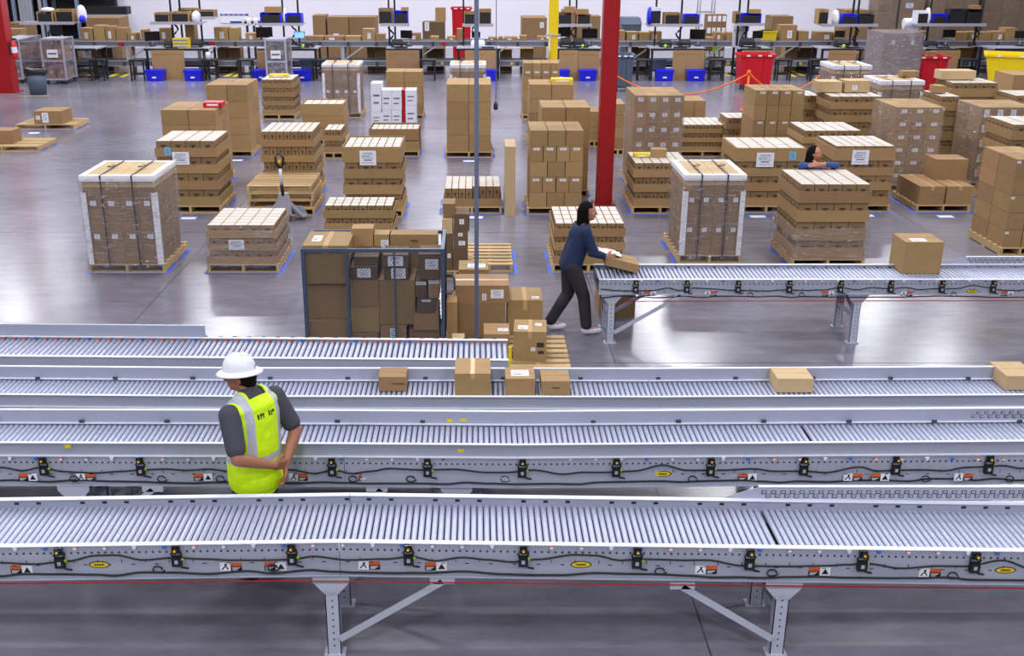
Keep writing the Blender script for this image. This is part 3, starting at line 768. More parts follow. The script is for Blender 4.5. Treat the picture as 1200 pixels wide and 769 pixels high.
carton_stack('the five row stack left of the red column', 619, 682, 252, 153, 3, 5, 2, altcols=4, label_rows=(1, 3), tape='fl', D=1.0, pal_ext=0.06, lpos=(0, 0.82, 0.5, 0.16))
carton_stack('the stack hidden behind the five row stack', 632, 689, 231, 126, 2, 4, 1, tape='r', D=1.0)
tray_stack('the tray stack between red column and strapped load', 741, 806, 251, 191, 3, 7, 5, tape='fl', lip=0.55, topcols=6, topdeep=6)
tray_stack('the stack with two sheets, left of leaning woman', 857, 938, 250, 172, 4, 4, 6, tape='f', lip=0.55, toplip=0.9, topcols=5, topdeep=7, sheets=((0, 0.52, 0.03, 0.30, 0.25, 'paper'), (0, 0.99, 0.10, 0.12, 0.14, 'paper_blue')))
tray_stack('the white-sheet stack right of the leaning woman', 970, 1041, 249, 171, 4, 4, 6, tape='fr', lip=0.55, toplip=0.8, topcols=6, topdeep=7, sheets=((0, 0.46, 0.06, 0.29, 0.25, 'paper'),))
tray_stack('the tray stack peeking out above the leaning woman', 936, 1004, 222, 153, 4, 4, 6, tape='', lip=0.5, topcols=5, topdeep=7)
wrapped_load('tall film-wrapped labelled load right of the red column', 738, 796, 224, 112, 4, 6, 4, label_rows=(0, 1, 2, 3, 4), altcols=4, tape='l', D=1.3, lpos=(0.0, 0.72, 0.42, 0.26))
wrapped_load('tall glossy wrapped load behind the three loose cartons', 1038, 1094, 224, 126, 3, 6, 4, label_rows=(0, 1, 2, 3, 4, 5), D=1.25, lpos=(0.0, 0.7, 0.36, 0.26), tape='')
wrapped_load('tall wrapped load with label column near right edge', 1136, 1199, 221, 126, 4, 5, 4, label_rows=(0, 1, 2, 3, 4), D=1.1, lpos=(-0.1, 0.6, 0.4, 0.5), tape='')
tray_stack('the tall tray stack cut by the right edge', 1171, 1250, 245, 146, 5, 4, 6, tape='l', lip=0.55, D=1.05)
carton_stack('the cube carton stack cut by the right edge', 1172, 1217, 300, 187, 2, 5, 2, tape='', D=1.1, m='cardboard', lpos=(-0.36, 0.85, 0.2, 0.14), label_rows=(0, 2, 4))

# ---- third row
carton_stack('the tall two wide stack behind the left trays', 247, 296, 184, 99.5, 2, 4, 2, tape='fr', D=1.2)
tray_stack('the waist high stack right of the tall plain stack', 380, 402, 186, 152, 2, 3, 6, tape='', lip=0.5, D=0.8, topdeep=3) 
tray_stack('the deep-tray stack left of the white boxes', 355, 404, 170, 122, 3, 5, 6, tape='', lip=0.98, toplip=1.0, D=0.9)
tray_stack('the open tray load in front of the white boxes', 433, 491, 184, 152, 2, 8, 5, tape='fr', lip=0.9, toplip=1.05, D=0.9)
carton_stack('the tall four row stack behind the blue pole', 523, 576, 185, 99, 2, 4, 2, tape='fblr', D=1.2, pal_ext=0.06)
tray_stack('the low stack right of the tall wrapped load', 797, 849, 184, 146, 3, 6, 5, tape='', lip=0.5, D=1.1, topcols=6, topdeep=6)
carton_stack('the tall labelled stack left of the red bin', 877, 935, 200, 106, 4, 5, 1, label_rows=(0, 2), tape='', D=1.0, lpos=(0.1, 0.85, 0.4, 0.14))
tray_stack('the small stack left of the tall labelled stack', 848, 876, 186, 138, 3, 3, 5, tape='', lip=0.5, D=0.8)
tray_stack('the stepped tray stack right of the tall labelled stack', 965, 1026, 196, 113, 5, 5, 5, tape='', lip=0.55, D=1.1)
tray_stack('the narrow stack right of the tall labelled stack', 936, 955, 186, 112, 4, 2, 5, tape='', lip=0.5, D=0.9)
tray_stack('the dark tray stack right of the glossy wrapped load', 1090, 1114, 206, 113, 5, 3, 5, tape='', lip=0.6, D=1.0)
carton_stack('the small block of cartons behind the wrapped load', 797, 825, 168, 118, 2, 4, 1, tape='', D=0.9)
carton_stack('the boxes glimpsed left of the red column', 690, 703, 172, 131, 1, 4, 1, tape='', D=0.9)
carton_stack('the boxes glimpsed right of the red column', 717, 731, 182, 122, 1, 4, 1, tape='', D=0.9)
tray_stack('the wide low tray stack in front of the yellow cart', 1106, 1160, 170, 97, 4, 5, 5, tape='', lip=0.6, D=1.0)
tray_stack('the tray stack at the right edge below the yellow cart', 1180, 1235, 180, 112, 4, 5, 5, tape='', lip=0.6, D=1.0)
carton_stack('the plain stack beside the yellow cart', 1176, 1230, 160, 88, 2, 4, 1, tape='', D=1.0)

# ---- fourth row and beyond
tray_stack('the tray stack behind the tall plain stack', 308, 346, 140, 93, 4, 5, 5, tape='', lip=0.55, D=1.2)
strapped_load('narrow strapped white-edged load left of the white boxes', 380, 423, 138, 75.5, 4, 8, 3, tape='', D=1.0, lw=0.07, label_rows=(4,))
strapped_load('strapped white-framed load behind the blue pole', 528, 569, 142, 76, 4, 8, 3, tape='', D=1.0, lw=0.09, label_rows=())
carton_stack('the split stack behind the white boxes', 453, 496, 140, 84, 2, 4, 1, tape='r', D=0.8)
carton_stack('the label banded stack under the yellow post', 612, 655, 140, 74, 4, 4, 1, label_rows=(0,), tape='', D=0.9, lpos=(0, 0.3, 0.5, 0.14))
carton_stack('the stack with a torn carton of yellow packs', 619, 671, 172, 99, 2, 4, 1, tape='', D=1.0)
strapped_load('strapped white-framed load left of the grey wrapped tower', 969, 1013, 150, 77, 4, 7, 3, tape='', D=1.1, lw=0.1, label_rows=(3,))
strapped_load('strapped white-framed load before the grey wrapped tower', 1022, 1073, 172, 95, 4, 7, 3, tape='', D=1.1, lw=0.09, label_rows=())
t41, *_ = wrapped_load('big grey wrapped tower left of a red bin', 1026, 1072, 122, 38.5, 2, 2, 2, label_rows=(0, 1), D=1.4, lpos=(0.0, 0.72, 0.16, 0.14), tape='', topfilm=True, m='cardboard_brown', film_n=3)

# ------------------------------------------------------------------ loose cartons
def pxbox(xl, xr, yb, yt, Y, d, label, ztop=None, **k):
    """carton whose front face fills xl..xr, yb..yt of the photo at the distance Y"""
    a = aty(xl, yb, Y); b = aty(xr, yt, Y); c = aty((xl + xr) / 2, yb, Y)
    return carton(c.x, Y, k.pop('z', c.z), b.x - a.x, d, b.z - k.pop('zz', c.z), label, **k)

# four cartons riding on the third conveyor, two more to the right
zb = 0.842
def on_conveyor(xl, xr, yb, yt, d, label, z, **k):
    c = atz((xl + xr) / 2, yb, z); Y = c.y; a = aty(xl, yb, Y); b = aty(xr, yt, Y)
    return carton(c.x, Y, z, b.x - a.x, d, b.z - z, label, **k)
on_conveyor(444, 476, 458.5, 442, 0.22, 'small flat carton on conveyor, leftmost of the four beside each other', zb, marks=((0.2, 0.5, 0.5, 0.12),), m='cardboard')
on_conveyor(533, 575, 464.5, 438, 0.36, 'largest carton on the conveyor, cube with a tape strip down its front', zb, style='tapey', m='cardboard')
on_conveyor(592, 627, 464, 444, 0.26, 'medium carton on conveyor between the taped cube and the small flat one', zb, m='cardboard', tops=((0.0, 0.5, 0.6, 0.5),))
on_conveyor(634, 668, 463, 447, 0.26, 'small flat carton on conveyor, rightmost of the group of four', zb, m='cardboard', marks=((0, 0.5, 0.3, 0.12),))
on_conveyor(909, 953, 460, 444, 0.26, 'pale flat carton alone on the conveyor far right of the four', zb, m='cardboard_pale')
on_conveyor(1176, 1216, 457, 441, 0.34, 'pale carton on the conveyor cut off by the right edge', zb, m='cardboard_pale')
on_conveyor(1054, 1104, 320.5, 284, 0.42, 'large brown carton riding on the rear right conveyor', zR - 0.030, m='cardboard', tops=((-0.1, 0.25, 0.4, 0.3),))

# pile of cartons beside the cage cart
PY = 10.75
pal = pallet(aty(632, 432, PY).x, PY, aty(662, 432, PY).x - aty(588, 432, PY).x, 1.0, 'empty-fronted wooden pallet with loose cartons beside the conveyor end')
z = PH
on_conveyor(601, 640, 424, 389, 0.40, 'cube carton with corner print and top labels, nearest on the loose pile', PH, style='tapey', m='cardboard', tops=((-0.22, 0.35, 0.3, 0.3), (0.25, 0.6, 0.2, 0.2)), labels=((0.1, 0.42, 0.14, 0.12),), marks=((0.32, 0.45, 0.22, 0.4),), rz=-0.06)
carton(aty(582, 420, 11.0).x, 10.98, 0.0, 0.285, 0.36, aty(582, 391, 11.0).z, 'carton with top labels left of the cube carton in the loose pile', style='seam', tops=((0.25, 0.4, 0.4, 0.25),))
carton(aty(563, 392, 11.9).x, 11.75, 0.0, aty(592, 392, 11.75).x - aty(534, 392, 11.75).x, 0.5, aty(563, 355, 11.75).z, 'large blank carton at the base of the loose pile by the pole', m='cardboard_brown')
zq = aty(563, 355, 11.75).z + 0.001
carton(aty(565, 352, 11.75).x, 11.76, zq, aty(597, 352, 11.75).x - aty(534, 352, 11.75).x, 0.46, aty(563, 335, 11.75).z - zq, 'wide carton with two white labels on top of the large blank carton', m='cardboard', labels=((0.28, 0.5, 0.24, 0.5), (0.04, 0.32, 0.08, 0.4)), style='tape')
carton(aty(555, 352, 12.35).x, 12.32, 0.0, 0.36, 0.4, aty(553, 316, 12.32).z, 'carton with a paper on top behind the labelled wide carton', tops=((0.1, 0.4, 0.6, 0.4),))
carton(aty(615, 379, 11.8).x, 11.8, 0.0, aty(636, 379, 11.8).x - aty(595, 379, 11.8).x, 0.5, aty(615, 352, 11.8).z, 'squat taped carton with printed line right of the loose pile', style='tapey', marks=((0.0, 0.45, 0.35, 0.2),), tops=((0.3, 0.2, 0.2, 0.15),))
carton(aty(537, 404, 11.2).x, 11.05, 0.0, 0.14, 0.3, 0.3, 'small pale carton between cage cart and loose pile', m='cardboard_pale')
carton(aty(526, 400, 11.4).x + 0.035, 11.5, 0.0, 0.12, 0.45, 0.62, 'narrow upright carton against the right side of cage cart', m='cardboard')
# under the rear conveyor's end
carton(aty(720, 376, 12.95).x, 12.75, 0.0, aty(742, 376, 12.75).x - aty(700, 376, 12.75).x, 0.5, aty(720, 330, 12.75).z, 'tall carton standing behind the end legs of rear right conveyor', m='cardboard_brown')

# column of dark boxes and the empty pallet behind the cage
QY = 14.4
def col_box(xl, xr, yb, yt, Y, d, lab, zz, **k):
    b = aty(xr, yt, Y); a = aty(xl, yt, Y)
    return carton((a.x + b.x) / 2, Y, zz, b.x - a.x, d, b.z - zz, lab, **k)
pallet(aty(533, 316, QY).x, QY - 0.05, 0.5, 0.9, 'wooden pallet under the column of dark boxes behind the cage')
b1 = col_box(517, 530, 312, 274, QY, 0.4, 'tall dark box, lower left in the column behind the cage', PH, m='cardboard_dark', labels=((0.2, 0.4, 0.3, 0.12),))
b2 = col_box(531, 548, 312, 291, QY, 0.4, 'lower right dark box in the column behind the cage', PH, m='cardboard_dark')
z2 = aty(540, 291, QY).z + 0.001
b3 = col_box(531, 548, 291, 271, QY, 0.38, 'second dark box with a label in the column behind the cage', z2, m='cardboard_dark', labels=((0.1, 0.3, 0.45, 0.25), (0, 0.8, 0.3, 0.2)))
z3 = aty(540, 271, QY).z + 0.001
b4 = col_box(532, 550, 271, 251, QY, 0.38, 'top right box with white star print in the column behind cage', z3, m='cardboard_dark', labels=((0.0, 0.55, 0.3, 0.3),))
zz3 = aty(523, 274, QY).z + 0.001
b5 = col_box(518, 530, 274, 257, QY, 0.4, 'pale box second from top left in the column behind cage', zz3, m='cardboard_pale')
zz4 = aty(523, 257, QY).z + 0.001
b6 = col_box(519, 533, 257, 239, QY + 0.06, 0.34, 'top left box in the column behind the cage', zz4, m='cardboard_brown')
epx = spot(549, 599, 320, 300)
pallet(epx[0], epx[1], 0.66, 1.15, 'empty wooden pallet behind the loose carton pile', z=0.0)
tape_outline(epx[0] - 0.2, epx[1], 1.1, 1.15, 'the empty pallet behind the loose pile', 'fr')
# tall leaning carton
tp = aty(597.5, 250, 18.1)
carton(tp.x, 18.1, 0.0, 0.18, 0.75, aty(593, 172, 18.1).z, 'tall narrow upright carton right of the knee-high trays', m='cardboard_pale')
# three loose cartons on a pallet, right
xx, yy, W, H = spot(1073, 1136, 249, 225)
pallet(xx, yy, W, 1.15, 'wooden pallet under three large loose cartons on the right'); tape_outline(xx, yy, W, 1.15, 'the three large loose cartons', 'flr')
x1 = atz(1077, 244).x; 
carton(aty(1092, 240, yy).x - 0.01, yy + 0.03, PH, 0.45, 1.05, aty(1092, 219, yy).z - PH, 'long carton, left of the three on the right-hand pallet', style='tapey')
carton(aty(1121, 240, yy).x + 0.045, yy + 0.03, PH, 0.47, 1.0, aty(1121, 219, yy).z - PH, 'slightly narrower carton, right of the three on the right-hand pallet', style='tapey')
hz = aty(1092, 219, yy).z + 0.001
carton(aty(1112, 212, yy + 0.65).x, yy + 0.62, hz, 0.58, 0.5, 0.36, 'carton perched on top of the three on the right-hand pallet', style='seam')
floor_tag(1108, 254, 'before the three loose cartons')
floor_tag(221, 256, 'before the left tray stack'); floor_tag(700, 256, 'right of the red column'); floor_tag(550, 189, 'behind the blue pole'); floor_tag(557, 255, 'below the knee-high trays')
floor_tag(888, 254, 'before the stack with two sheets'); floor_tag(1015, 253, 'before the white-sheet stack'); floor_tag(40, 156, 'before the far left pallet'); floor_tag(277, 188, 'by the tall two wide stack')
# cartons and items on top of stacks
carton(aty(773, 185, 18.7).x, 18.75, aty(773, 187, 18.75).z + 0.02, 0.26, 0.2, 0.16, 'small loose carton lying on the tray stack left of strapped load') 
q = spot(741, 806, 251, 191)
# left floor: two pallets with one carton each
xx, yy = atz(58, 152).x, atz(58, 152).y
pallet(xx - 0.1, yy, 1.5, 1.1, 'wooden pallet holding one labelled carton on the far left floor'); tape_outline(xx - 0.1, yy, 1.5, 1.1, 'the far left single carton pallet', 'fr')
carton(aty(57, 150, yy).x, yy + 0.05, PH, 0.72, 0.7, 0.33, 'labelled carton alone on the far left floor pallet', labels=((-0.1, 0.5, 0.22, 0.75), (-0.36, 0.5, 0.14, 0.3)))
xx, yy = atz(-8, 178).x, atz(-8, 178).y
pallet(xx + 0.2, yy, 1.7, 1.1, 'wooden pallet cut by the left edge'); tape_outline(xx + 0.2, yy, 1.7, 1.1, 'the pallet cut by the left edge', 'r')
carton(aty(-4, 168, yy).x, yy + 0.3, PH, 0.5, 0.5, 0.3, 'carton on the pallet cut by the left edge')
# white boxes
wy = 27.2
xx = aty(462, 146, wy).x
pallet(xx, wy, 1.12, 0.75, 'wooden pallet under the white boxes')
def white_box_mesh(): return MB().box(-0.5, 0.5, 0, 1, 0, 1, 'plastic_white').box(-0.3, 0.3, -0.012, 0, 0.55, 0.62, 'ink').box(-0.3, 0.2, -0.012, 0, 0.3, 0.36, 'ink').mesh('white_box')
def red_box_mesh(): return MB().box(-0.5, 0.5, 0, 1, 0, 1, 'red_paint').mesh('red_box')
for (a, b, y1, y0, n) in ((435, 447, 144, 132, 0), (435, 447, 132, 98, 1), (447, 458.5, 144, 129, 2), (447, 458.5, 129, 106, 3), (459, 470.5, 144, 129, 4), (459, 470.5, 129, 106, 5), (475, 487.5, 144, 124, 6), (475, 487.5, 124, 106, 7)):
    A = aty(a, y1, wy); B = aty(b, y0, wy); z0 = max(PH + 0.002, A.z + 0.002) if n % 2 else PH
    zt = aty(a, y0, wy).z
    o = O('white_box', cached('wbox', white_box_mesh), None, ((A.x + B.x) / 2, wy + 0.05, z0), scale=(B.x - A.x - 0.008, 0.55, zt - z0 - 0.002))
    tag(o, f"white printed box, {'upper' if n % 2 else 'lower'} in {('taller left', 'second', 'third', 'right')[n // 2]} column of the white stack", 'box', 'white boxes on the pallet')
A = aty(471, 144, wy); B = aty(474.7, 106, wy)
tag(O('red_box', cached('rbox', red_box_mesh), None, ((A.x + B.x) / 2, wy + 0.05, PH), scale=(B.x - A.x - 0.006, 0.55, B.z - PH)), 'slim dark red box wedged upright in the white box stack', 'box')
# packs lying on stacks
def small_pack(px, py, Y, w_, d_, h_, m, label, z=None):
    p = aty(px, py, Y)
    b = MB().box(-w_ / 2, w_ / 2, 0, d_, 0, h_, m).box(-w_ * 0.3, w_ * 0.3, -0.003, 0, h_ * 0.3, h_ * 0.7, 'paper')
    tag(b.build('product_pack', None, loc=(p.x, Y, z if z is not None else p.z)), label, 'pack')
x4 = spot(196, 260, 222, 129)
small_pack(249, 124, x4[1] + 0.35, 0.36, 0.3, 0.09, 'red_plastic', 'red and white product pack on the two wide carton stack', x4[3] + 0.001)
x5 = spot(619, 671, 172, 99)
small_pack(659, 100, x5[1] + 0.3, 0.5, 0.4, 0.08, 'yellow_badge', 'yellow packs heaped on the torn carton stack', x5[3] + 0.001)
x6 = spot(308, 346, 140, 93)
small_pack(326, 91, x6[1] + 0.45, 0.5, 0.3, 0.07, 'yellow_badge', 'yellow packs on the tray stack behind the tall plain stack', x6[3] + 0.002)
x7 = spot(741, 806, 251, 191)
small_pack(752, 186, x7[1] + 0.5, 0.26, 0.2, 0.06, 'yellow_badge', 'yellow packs on the tray stack right of the red column', x7[3] + 0.002)

# ------------------------------------------------------------------ mesh cage cart with its boxes
GY = 11.38; GH = aty(440, 292, GY).z
gx0, gx1 = aty(354, 292, GY).x, aty(518.5, 292, GY).x; GD = 0.85
cg = thing('cage_cart', 'blue steel mesh cage cart packed with cartons, behind the conveyors', 'cage cart', ((gx0 + gx1) / 2, GY, 0)); GW = gx1 - gx0
bw = 0.038
def gbar(x0, x1, y0, y1, z0, z1, n): return MB().box(x0, x1, y0, y1, z0, z1, 'cage_blue').build(n, cg)
for sx in (-1, 1):
    for y in (0, GD - bw): gbar(sx * GW / 2 - bw / 2, sx * GW / 2 + bw / 2, y, y + bw, 0.12, GH, 'corner_post')
    gbar(sx * GW / 2 - bw / 2, sx * GW / 2 + bw / 2, bw, GD - bw, GH - bw, GH, 'side_rail'); gbar(sx * GW / 2 - bw / 2, sx * GW / 2 + bw / 2, bw, GD - bw, 0.14, 0.18, 'side_rail')
for y in (0, GD - bw): gbar(-GW / 2 + bw / 2, GW / 2 - bw / 2, y, y + bw, GH - bw, GH, 'top_rail'); gbar(-GW / 2 + bw / 2, GW / 2 - bw / 2, y, y + bw, 0.14, 0.18, 'bottom_rail')
for px in (408, 463): xm = aty(px, 350, GY).x - (gx0 + gx1) / 2; gbar(xm - (0.016 if px < 450 else 0.011), xm + (0.016 if px < 450 else 0.011), 0, bw, 0.18, GH - bw, 'mullion')
MB().box(-GW / 2, GW / 2, 0.0, GD, 0.10, 0.14, 'steel_dark').build('deck', cg)
for sx in (-1, 1):
    for y in (0.08, GD - 0.08):
        m = MB(); m.tube([(sx * (GW / 2 - 0.1) - 0.02, y, 0.05), (sx * (GW / 2 - 0.1) + 0.02, y, 0.05)], 0.05, 'black', 14); m.box(sx * (GW / 2 - 0.1) - 0.03, sx * (GW / 2 - 0.1) + 0.03, y - 0.03, y + 0.03, 0.08, 0.10, 'steel_dark'); m.build('caster', cg)
def lattice(W, H, z0, cw, ch):
    m = MB(); t_ = 0.0026
    n = int((W + H * cw / ch) / cw) + 2
    for sgn in (1, -1):
        for k in range(-int(H / ch) - 2, int(W / cw) + 2):
            # line x = k*cw + sgn*(z)*cw/ch clipped to the rectangle
            pts = []
            xa = k * cw; 
            za, zb_ = 0.0, H
            x_at = lambda z: xa + (z if sgn > 0 else (H - z)) * cw / ch
            lo, hi = 0.0, H
            if sgn > 0: lo = max(lo, (0 - xa) * ch / cw); hi = min(hi, (W - xa) * ch / cw)
            else: lo = max(lo, H - (W - xa) * ch / cw); hi = min(hi, H - (0 - xa) * ch / cw)
            if hi - lo > 0.01: m.bar((x_at(lo) - W / 2, 0, z0 + lo), (x_at(hi) - W / 2, 0, z0 + hi), t_, t_, 'cage_blue')
    return m.mesh('mesh_panel')
o = O('mesh_panel', lattice(GW - bw, GH - 0.22, 0.18, 0.033, 0.048), cg, (0, bw / 2, 0), kind='stuff')
sm = lattice(GD - 2 * bw, GH - 0.22, 0.18, 0.03, 0.046)
for sx in (-1, 1): O('mesh_panel', sm, cg, (sx * GW / 2, GD / 2, 0), (0, 0, PI / 2), kind='stuff')
hp = [(GW / 2 + 0.01, 0.03, aty(521, 322, GY).z), (GW / 2 + 0.10, 0.02, aty(530, 322, GY).z), (GW / 2 + 0.13, 0.02, aty(531, 328, GY).z), (GW / 2 + 0.13, 0.02, aty(531, 340, GY).z), (GW / 2 + 0.09, 0.02, aty(530, 345, GY).z), (GW / 2 + 0.01, 0.03, aty(521, 344, GY).z)]
MB().tube(hp, 0.012, 'cage_blue', 8).build('push_handle', cg)
CYY = GY + 0.06
def hash_(t_): return sum(ord(q) * (i + 1) for i, q in enumerate(t_))
def cage_box(a, b, y1, y0, d, lab, floor_z=None, Y=CYY, **k):
    Y += (hash_(lab) % 7) * 0.012
    A = aty(a, y1, Y); B = aty(b, y0, Y); z = A.z if floor_z is None else floor_z
    zt = aty(b, y0, Y).z
    return carton((A.x + B.x) / 2, Y, z, B.x - A.x, d, zt - z, lab, **k), zt
CB = 'the cage cart'
dk = dict(m='cardboard')
_, z = cage_box(359, 408, 415, 376, 0.7, 'bottom left wide carton inside the cage cart', 0.142, **dk); _, z = cage_box(358.5, 408, 375, 331, 0.7, 'middle left wide carton inside the cage cart', z + .006, **dk); cage_box(356.5, 408, 330, 288, 0.62, 'top left taped carton with label sticking out of cage cart', z + .006, m='cardboard', style='tapey', tops=((-0.25, 0.5, 0.2, 0.4),))
_, z = cage_box(412, 444, 415, 391, 0.5, 'bottom carton of the second column inside the cage cart', 0.142, m='cardboard'); _, z = cage_box(412, 444, 390, 360, 0.5, 'second lowest carton of second column inside cage cart', z + .006, **dk); _, z = cage_box(411, 443, 359, 327, 0.5, 'plain middle carton of second column inside cage cart', z + .006, **dk)
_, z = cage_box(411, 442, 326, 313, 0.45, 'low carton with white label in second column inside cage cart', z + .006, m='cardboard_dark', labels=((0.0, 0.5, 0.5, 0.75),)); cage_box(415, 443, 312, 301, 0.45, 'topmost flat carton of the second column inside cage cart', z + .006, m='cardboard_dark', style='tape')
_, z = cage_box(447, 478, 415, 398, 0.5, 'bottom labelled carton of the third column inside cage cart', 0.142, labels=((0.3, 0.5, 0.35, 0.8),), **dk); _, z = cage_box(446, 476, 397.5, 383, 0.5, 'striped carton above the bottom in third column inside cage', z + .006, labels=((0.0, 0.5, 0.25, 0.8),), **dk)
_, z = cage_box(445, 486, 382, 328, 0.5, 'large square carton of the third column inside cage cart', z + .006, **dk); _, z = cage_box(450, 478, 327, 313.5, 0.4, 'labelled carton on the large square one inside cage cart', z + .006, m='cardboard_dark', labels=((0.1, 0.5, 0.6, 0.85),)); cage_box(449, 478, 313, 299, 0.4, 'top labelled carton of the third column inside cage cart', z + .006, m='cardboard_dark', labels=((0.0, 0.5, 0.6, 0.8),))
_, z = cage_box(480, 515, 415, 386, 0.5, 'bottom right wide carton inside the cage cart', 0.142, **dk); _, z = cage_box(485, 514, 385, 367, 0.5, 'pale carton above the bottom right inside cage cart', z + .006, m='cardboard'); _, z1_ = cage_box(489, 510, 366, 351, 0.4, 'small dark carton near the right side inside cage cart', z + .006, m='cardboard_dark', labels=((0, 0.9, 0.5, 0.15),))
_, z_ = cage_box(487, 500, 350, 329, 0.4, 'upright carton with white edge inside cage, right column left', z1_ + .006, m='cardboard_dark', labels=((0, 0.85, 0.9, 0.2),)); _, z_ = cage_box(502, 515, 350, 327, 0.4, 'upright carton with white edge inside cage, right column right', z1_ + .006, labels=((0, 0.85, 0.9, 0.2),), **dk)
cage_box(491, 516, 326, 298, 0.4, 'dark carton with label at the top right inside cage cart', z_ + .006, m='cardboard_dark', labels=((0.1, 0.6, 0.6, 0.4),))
# cartons showing above the rim stand at the rear of the cage
ry = GY + 0.58
for (a, b, y0, lab, kw) in ((411.5, 437, 268, 'upright carton standing above the rim at the rear of cage', dict(style='seam', m='cardboard')), (438, 456, 275, 'small labelled carton above the rim at the rear of cage', dict(labels=((0.2, 0.9, 0.5, 0.09),), **dk)), (457, 513, 275, 'long printed carton above the rim at the rear of cage', dict(marks=((0.0, 0.93, 0.16, 0.03),), m='cardboard'))):
    A = aty(a, y0, ry); B = aty(b, y0, ry); carton((A.x + B.x) / 2, ry, 0.142, B.x - A.x - .004, 0.22, A.z - 0.142, lab, **kw)

# ------------------------------------------------------------------ stack of empty pallets with a pallet jack
sx_, sy_, sW, sH = spot(292, 368, 253, 215)
for i in range(4):
    pallet(sx_ + (0.02, -0.015, 0.01, -0.02)[i], sy_ + (0.0, 0.03, 0.015, 0.04)[i], 1.12, 1.1, f"{('bottom', 'second lowest', 'third', 'topmost')[i]} wooden pallet in the empty stack behind the pallet jack", z=0.131 * i)
tape_outline(sx_, sy_, 1.12, 1.1, 'the stack of empty pallets', 'r')
jx, jy = aty(331, 252, sy_ - 0.55).x, sy_ - 0.12
jk = thing('pallet_jack', 'grey pallet jack with upright black handle before the empty pallets', 'pallet jack', (jx, jy - 0.25, 0))
MB().box(-0.13, 0.13, -0.04, 0.10, 0.10, 0.30, 'alu').poly([(-0.13, -0.04, 0.30), (0.13, -0.04, 0.30), (0.07, -0.04, 0.48), (-0.07, -0.04, 0.48)], (0, 0.12, 0), 'alu').build('pump_housing', jk)
for sx in (-1, 1): MB().hexa([(sx * 0.27 - 0.08, 0.1, 0.055), (sx * 0.27 + 0.08, 0.1, 0.055), (sx * 0.27 + 0.08, 0.22, 0.055), (sx * 0.27 - 0.08, 0.22, 0.055), (sx * 0.2 - 0.1, 0.04, 0.26), (sx * 0.2 + 0.1, 0.04, 0.26), (sx * 0.27 + 0.08, 0.22, 0.10), (sx * 0.27 - 0.08, 0.22, 0.10)], 'alu').build('fork', jk)
for sx in (-1, 1): MB().bar((sx * 0.12, 0.0, 0.30), (sx * 0.34, 0.04, 0.07), 0.05, 0.05, 'alu').build('fork_arm', jk)
MB().tube([(-0.1, 0, 0.09), (0.1, 0, 0.09)], 0.09, 'black', 16).build('steer_wheel', jk)
hz = aty(327, 178, jy - 0.3).z
MB().tube([(0, -0.02, 0.45), (0, -0.09, hz * 0.55)], 0.028, 'black', 10).build('handle_base', jk)
MB().tube([(0, -0.09, hz * 0.55), (0, -0.13, hz * 0.78)], 0.026, 'plastic_white', 10).build('handle_shaft', jk)
hd = MB(); pts = [(0.0, -0.13, hz * 0.78), (0.06, -0.14, hz * 0.84), (0.065, -0.15, hz * 0.94), (0.0, -0.155, hz), (-0.065, -0.15, hz * 0.94), (-0.06, -0.14, hz * 0.84), (0.0, -0.13, hz * 0.78)]
hd.tube(pts, 0.022, 'black', 8); hd.box(-0.02, 0.02, -0.17, -0.13, hz * 0.86, hz * 0.9, 'yellow_badge'); hd.build('handle_loop', jk)

# ------------------------------------------------------------------ columns and poles
cb = atz(708, 240)
rc = thing('column', 'red square steel column in the middle of the hall', 'column', (cb.x, cb.y, 0))
MB().box(-0.13, 0.13, 0, 0.26, 0.02, CEIL, 'red_paint').build('shaft', rc); MB().box(-0.2, 0.2, -0.07, 0.33, 0, 0.02, 'red_paint').build('base_plate', rc)
for sx in (-1, 1): MB().box(sx * 0.135 - 0.004, sx * 0.135 + 0.004, -0.004, 0.26, 0.02, CEIL, 'red_paint').build('edge_strip', rc)
cb = atz(11, 109)
rc = thing('column', 'red square steel column at the left edge with extinguisher', 'column', (cb.x - 0.1, cb.y, 0))
MB().box(-0.24, 0.24, 0, 0.48, 0.03, CEIL, 'red_paint').build('shaft', rc); MB().box(-0.34, 0.34, -0.1, 0.58, 0, 0.03, 'red_paint').build('base_plate', rc)
ex = thing('fire_extinguisher', 'red fire extinguisher hung on the left red column', 'extinguisher', (cb.x + 0.285, cb.y + 0.16, 1.05))
MB().lathe([(0.0, 0), (0.085, 0.01), (0.09, 0.1), (0.09, 0.42), (0.06, 0.5), (0.03, 0.53), (0.03, 0.57)], 'extinguisher', 16).build('cylinder', ex)
MB().lathe([(0.0915, 0.18), (0.0915, 0.36)], 'paper', 16, close=False).build('label_band', ex); MB().box(-0.03, 0.10, -0.02, 0.02, 0.57, 0.62, 'black').build('valve', ex); MB().tube([(0.08, 0, 0.58), (0.13, 0, 0.5), (0.12, 0, 0.3)], 0.014, 'black', 6).build('hose', ex)
MB().box(-0.14, -0.085, -0.03, 0.03, 0.1, 0.5, 'steel_dark').build('wall_bracket', ex)
cb = aty(648, 62, 30.6)
yc = thing('column', 'yellow painted post rising behind the cartons at the back', 'column', (cb.x, 30.6, 0))
MB().box(-0.13, 0.13, 0, 0.16, 0.02, CEIL, 'yellow_paint').build('shaft', yc); MB().box(-0.2, 0.2, -0.07, 0.25, 0, 0.02, 'yellow_paint').build('base_plate', yc)
for zz in (2.05, 1.35): MB().box(-0.2, 0.2, -0.02, 0.18, zz, zz + 0.04, 'alu').build('clamp_band', yc)
MB().tube([(-0.1, -0.03, 1.0), (-0.1, -0.03, 2.05)], 0.02, 'alu', 6).build('conduit', yc)
pb = aty(558.5, 404, 10.1)
